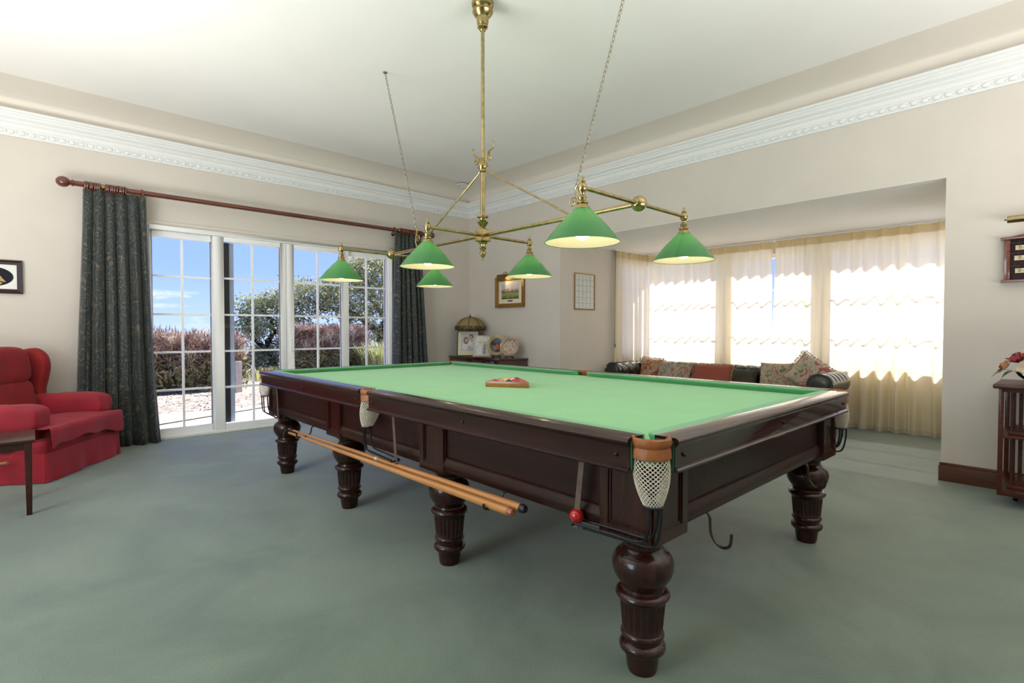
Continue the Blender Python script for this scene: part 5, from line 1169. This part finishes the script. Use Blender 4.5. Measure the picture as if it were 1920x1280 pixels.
def chips(n, x0, x1, y0, y1, z, s, seed):
    rng = random.Random(seed); mb = MB()
    for _ in range(n):
        c = Vector((rng.uniform(x0, x1), rng.uniform(y0, y1), z+rng.uniform(0, 0.03))); a = rng.uniform(0, 2*PI); d = Vector((math.cos(a), math.sin(a), rng.uniform(-.3, .3)))*s*rng.uniform(0.5, 1.4); w_ = Vector((-d.y, d.x, 0))*0.18
        mb.add([c-d-w_, c-d+w_, c+d+w_, c+d-w_], [(0, 1, 2, 3)])
    return mb
M_straw = multi_mat('straw_chip', [(0.3, (0.36, 0.26, 0.17)), (0.7, (0.66, 0.56, 0.44))], scale=6)
tag(chips(5000, -1.5, 6, 9.6, 13.0, GZ+0.015, 0.05, 5).build('straw_litter', M_straw, smooth=False, recalc=False), 'loose straw and bark litter scattered over the mulch bed', 'litter', kind='stuff')

def twigs(n, x0, x1, y0, y1, z0, z1, seed, top=None, up=0.6, L=(0.10, 0.30), wd=0.006, front_bias=0.7):
    rng = random.Random(seed); V = []; F = []
    for _ in range(n):
        x = rng.uniform(x0, x1); y = y0+(y1-y0)*(rng.random()**(1.8 if rng.random() < front_bias else 1)); zt = z1+(top(x) if top else 0); z = z0+(zt-z0)*rng.random()**0.75
        d = Vector((rng.gauss(0, 0.5), rng.gauss(0, 0.5), up+rng.gauss(0, 0.5))).normalized()*rng.uniform(*L); s = d.cross(Vector((rng.gauss(0, 1), rng.gauss(0, 1), rng.gauss(0, 1)))).normalized()*wd*rng.uniform(0.6, 1.4); p = Vector((x, y, z)); k = len(V)
        V += [p-s, p+s, p+d*0.6+s*0.8+s.cross(d).normalized()*0.02 if s.length else p, p+d-s*0.2]; F.append((k, k+1, k+2, k+3))
    m = MB(); m.v = [tuple(v) for v in V]; m.f = F; return m
def hedge(name, label, x0, x1, y0, y1, z1, n, seed, group):
    r = thing(name, label, 'hedge', ((x0+x1)/2, (y0+y1)/2, GZ), 0, group); inv = Matrix.Translation(-Vector(r.location))
    tp = lambda x: 0.10*noise.noise((x*1.3, seed, 0))+0.05*noise.noise((x*5, seed, 2))
    core = MB().grid(40, 14, lambda u, v: Vector((x0+0.12+(x1-x0-0.24)*u, (y0+y1)/2+((y1-y0)/2-0.18)*math.cos(PI*(1-v)), GZ+0.15+(z1-GZ-0.38)*math.sin(PI*v)**0.5)))
    c_ = core.xform(inv).build('inner_branches', M_inner, r); 
    t_ = twigs(n, x0, x1, y0-0.05, y1, GZ+0.30, z1-0.12, seed, tp).xform(inv).build('twigs', M_hedge, r, smooth=False, recalc=False); t_['kind'] = 'stuff'
    g = twigs(int(n*0.3), x0, x1, y0-0.15, y1, GZ, GZ+0.75, seed+50, None, 0.3, (0.05, 0.14), 0.022).xform(inv).build('green_shoots', M_hedgegreen, r, smooth=False, recalc=False); g['kind'] = 'stuff'
    rng = random.Random(seed); st_ = MB()
    for k in range(int((x1-x0)*3)):
        x = rng.uniform(x0+0.1, x1-0.1); y = rng.uniform(y0+0.1, y0+0.7); st_.tube(smooth_path([(x, y, GZ), (x+rng.gauss(0, .08), y, GZ+0.35), (x+rng.gauss(0, .2), y-0.05, GZ+0.75)], 3), [0.022, 0.020, 0.018, 0.016, 0.014, 0.012, 0.010], 5)
    s_ = st_.xform(inv).build('stems', M_bark, r); s_['kind'] = 'stuff'
gh = 'garden hedges'
hedge('garden_hedge', 'clipped reddish brown winter hedge seen through the leaf beside the armchair curtain', -3.0, 3.5, 12.4, 14.0, 1.16, 26000, 1, gh)
hedge('garden_hedge', 'reddish brown winter hedge in front of the gnarled tree', 5.4, 7.75, 14.9, 16.2, 1.34, 15000, 2, gh)

def tree(name, label, base, pts, crown, nleaf, seed, group, lsize=0.06):
    """pts: list of branch polylines with start radius; crown: list of (centre, radius) leaf clusters"""
    r = thing(name, label, 'tree', base, 0, group); b0 = Vector(base); tr = MB(); rng = random.Random(seed); tips = []
    for poly, r0 in pts:
        P = smooth_path([Vector(p)-b0 for p in poly], 5); n = len(P); P = [p+Vector((rng.gauss(0, r0*0.25), rng.gauss(0, r0*0.25), rng.gauss(0, r0*0.2))) if 0 < i < n-1 else p for i, p in enumerate(P)]
        tr.tube(P, [r0*(1-0.75*i/(n-1)) for i in range(n)], 8)
        for i in range(n//3, n, 2):
            for _ in range(2):
                d = Vector((rng.gauss(0, 1), rng.gauss(0, 1), rng.gauss(0.4, 0.7))).normalized()*rng.uniform(0.35, 0.9); q = [P[i], P[i]+d*0.5+Vector((0, 0, rng.gauss(0, .08))), P[i]+d]
                tr.tube(q, [r0*0.22, r0*0.14, r0*0.05], 5); tips.append(P[i]+d); tips.append(P[i]+d*0.6)
    tr.build('trunk', M_bark, r)
    V = []; F = []
    def leafat(p):
        d = Vector((rng.gauss(0, 1), rng.gauss(0, 1), rng.gauss(0, 1))).normalized(); s = d.orthogonal().normalized(); s.rotate(Matrix.Rotation(rng.uniform(0, 6.28), 3, d)); L = lsize*rng.uniform(0.6, 1.3); k = len(V)
        V.extend([p, p+d*L*0.5+s*L*0.32, p+d*L, p+d*L*0.5-s*L*0.32]); F.append((k, k+1, k+2, k+3))
    cl = []
    for c, R, w_ in crown:
        for _ in range(int(w_*26)):
            q = Vector((rng.gauss(0, 1), rng.gauss(0, 1), rng.gauss(0, 1))).normalized()*R*rng.random()**0.45; q.z *= 0.75; cl.append(Vector(c)-b0+q)
    cl += tips
    for _ in range(nleaf):
        c = rng.choice(cl); leafat(c+Vector((rng.gauss(0, 0.13), rng.gauss(0, 0.13), rng.gauss(0, 0.10))))
    m = MB(); m.v = [tuple(v) for v in V]; m.f = F; f = m.build('foliage', M_leaf, r, smooth=False, recalc=False); f['kind'] = 'stuff'
gt = 'gnarled garden trees'
tree('oak_tree', 'dark leaning evergreen tree beside the fence post', (5.9, 17.6, GZ), [([(5.9, 17.6, GZ), (5.6, 17.6, 0.6), (5.75, 17.5, 1.2), (5.4, 17.4, 1.8)], 0.13), ([(5.7, 17.5, 1.0), (6.2, 17.4, 1.5), (6.5, 17.3, 2.1)], 0.08), ([(5.6, 17.6, 0.5), (5.1, 17.4, 1.0), (4.9, 17.3, 1.5)], 0.07)],
     [((5.2, 17.4, 1.9), 0.55, 2), ((6.1, 17.4, 2.1), 0.7, 3), ((5.1, 17.2, 1.3), 0.55, 2), ((6.4, 17.5, 1.4), 0.6, 2), ((5.7, 17.6, 0.4), 0.8, 3), ((6.7, 17.6, 0.6), 0.7, 2), ((6.5, 17.3, 2.6), 0.45, 1), ((5.2, 17.6, 0.1), 0.6, 2)], 12000, 3, gt, 0.085)
tree('oak_tree', 'large gnarled evergreen tree with spreading branches near the dark curtain', (10.1, 18.0, GZ), [([(10.1, 18.0, GZ), (9.9, 18.0, 0.8), (10.1, 17.9, 1.7), (9.9, 17.8, 2.6), (10.3, 17.8, 3.4)], 0.24), ([(9.95, 18.0, 0.9), (9.1, 17.6, 1.4), (8.2, 17.4, 1.9), (7.2, 17.2, 1.9)], 0.13), ([(10.0, 17.9, 1.6), (9.2, 17.7, 2.4), (8.4, 17.6, 2.9)], 0.11), ([(10.0, 17.9, 1.2), (11.0, 17.8, 2.2), (11.6, 17.8, 3.2)], 0.12), ([(8.6, 17.5, 1.75), (8.0, 17.3, 1.3), (7.5, 17.2, 1.2)], 0.06)],
     [((9.3, 17.6, 3.3), 0.9, 5), ((10.4, 17.7, 3.9), 0.9, 5), ((8.2, 17.4, 2.7), 0.9, 4), ((7.4, 17.2, 2.3), 0.8, 4), ((9.0, 17.5, 2.0), 0.8, 3), ((10.6, 17.6, 2.7), 1.0, 4), ((11.6, 17.8, 3.5), 1.0, 4), ((8.6, 17.4, 3.4), 0.6, 2), ((10.9, 17.6, 1.5), 0.9, 3), ((9.8, 17.9, 0.9), 0.8, 2)], 20000, 8, gt, 0.095)
# fence post and wires
fp = thing('wire_fence', 'weathered timber post with thin wire strands by the hedge gap', 'fence', (3.15, 11.7, GZ))
MB().box((-0.06, -0.06, 0), (0.06, 0.06, 0.68)).build('fence_post', mat('weathered_post', (0.50, 0.44, 0.36), var=0.3, vscale=12, stretch=(8, 8, 1)), fp, bevel=0.01)
for k in range(5): MB().tube([(0, -0.062, 0.10+0.125*k), (2.62, 5.75, 0.12+0.15*k)], 0.003, 5).build('wire', M_bronze, fp)
# strappy grass clump
def clump(name, label, c, n, L, spread, seed):
    r = thing(name, label, 'grass clump', c); rng = random.Random(seed); V = []; F = []
    for _ in range(n):
        a = rng.uniform(0, 2*PI); e = Vector((math.cos(a), math.sin(a), 0)); s = Vector((-e.y, e.x, 0))*0.014; b_ = e*rng.uniform(0, spread); ln = L*rng.uniform(0.6, 1.15); lean_ = rng.uniform(0.1, 0.75); k = len(V)
        P = [b_, b_+e*ln*lean_*0.25+Vector((0, 0, ln*0.5)), b_+e*ln*lean_*0.6+Vector((0, 0, ln*0.8)), b_+e*ln*lean_+Vector((0, 0, ln*(0.95-lean_*0.35)))]
        for q, p in enumerate(P): V += [p-s*(1-q/3.2), p+s*(1-q/3.2)]
        F += [(k, k+1, k+3, k+2), (k+2, k+3, k+5, k+4), (k+4, k+5, k+7, k+6)]
    m = MB(); m.v = [tuple(v) for v in V]; m.f = F; o = m.build('blades', M_grass, r, recalc=False); o['kind'] = 'stuff'
clump('grass_clump', 'tall yellow green strappy grass clump below the large tree', (7.85, 14.25, GZ), 900, 1.05, 0.6, 6)
clump('grass_clump', 'low green grass tuft near the fence post foot', (4.6, 14.3, GZ), 300, 0.4, 0.7, 7)
clump('grass_clump', 'small reddish tuft of grass at the mulch bed edge', (0.95, 10.6, GZ), 160, 0.35, 0.25, 9)
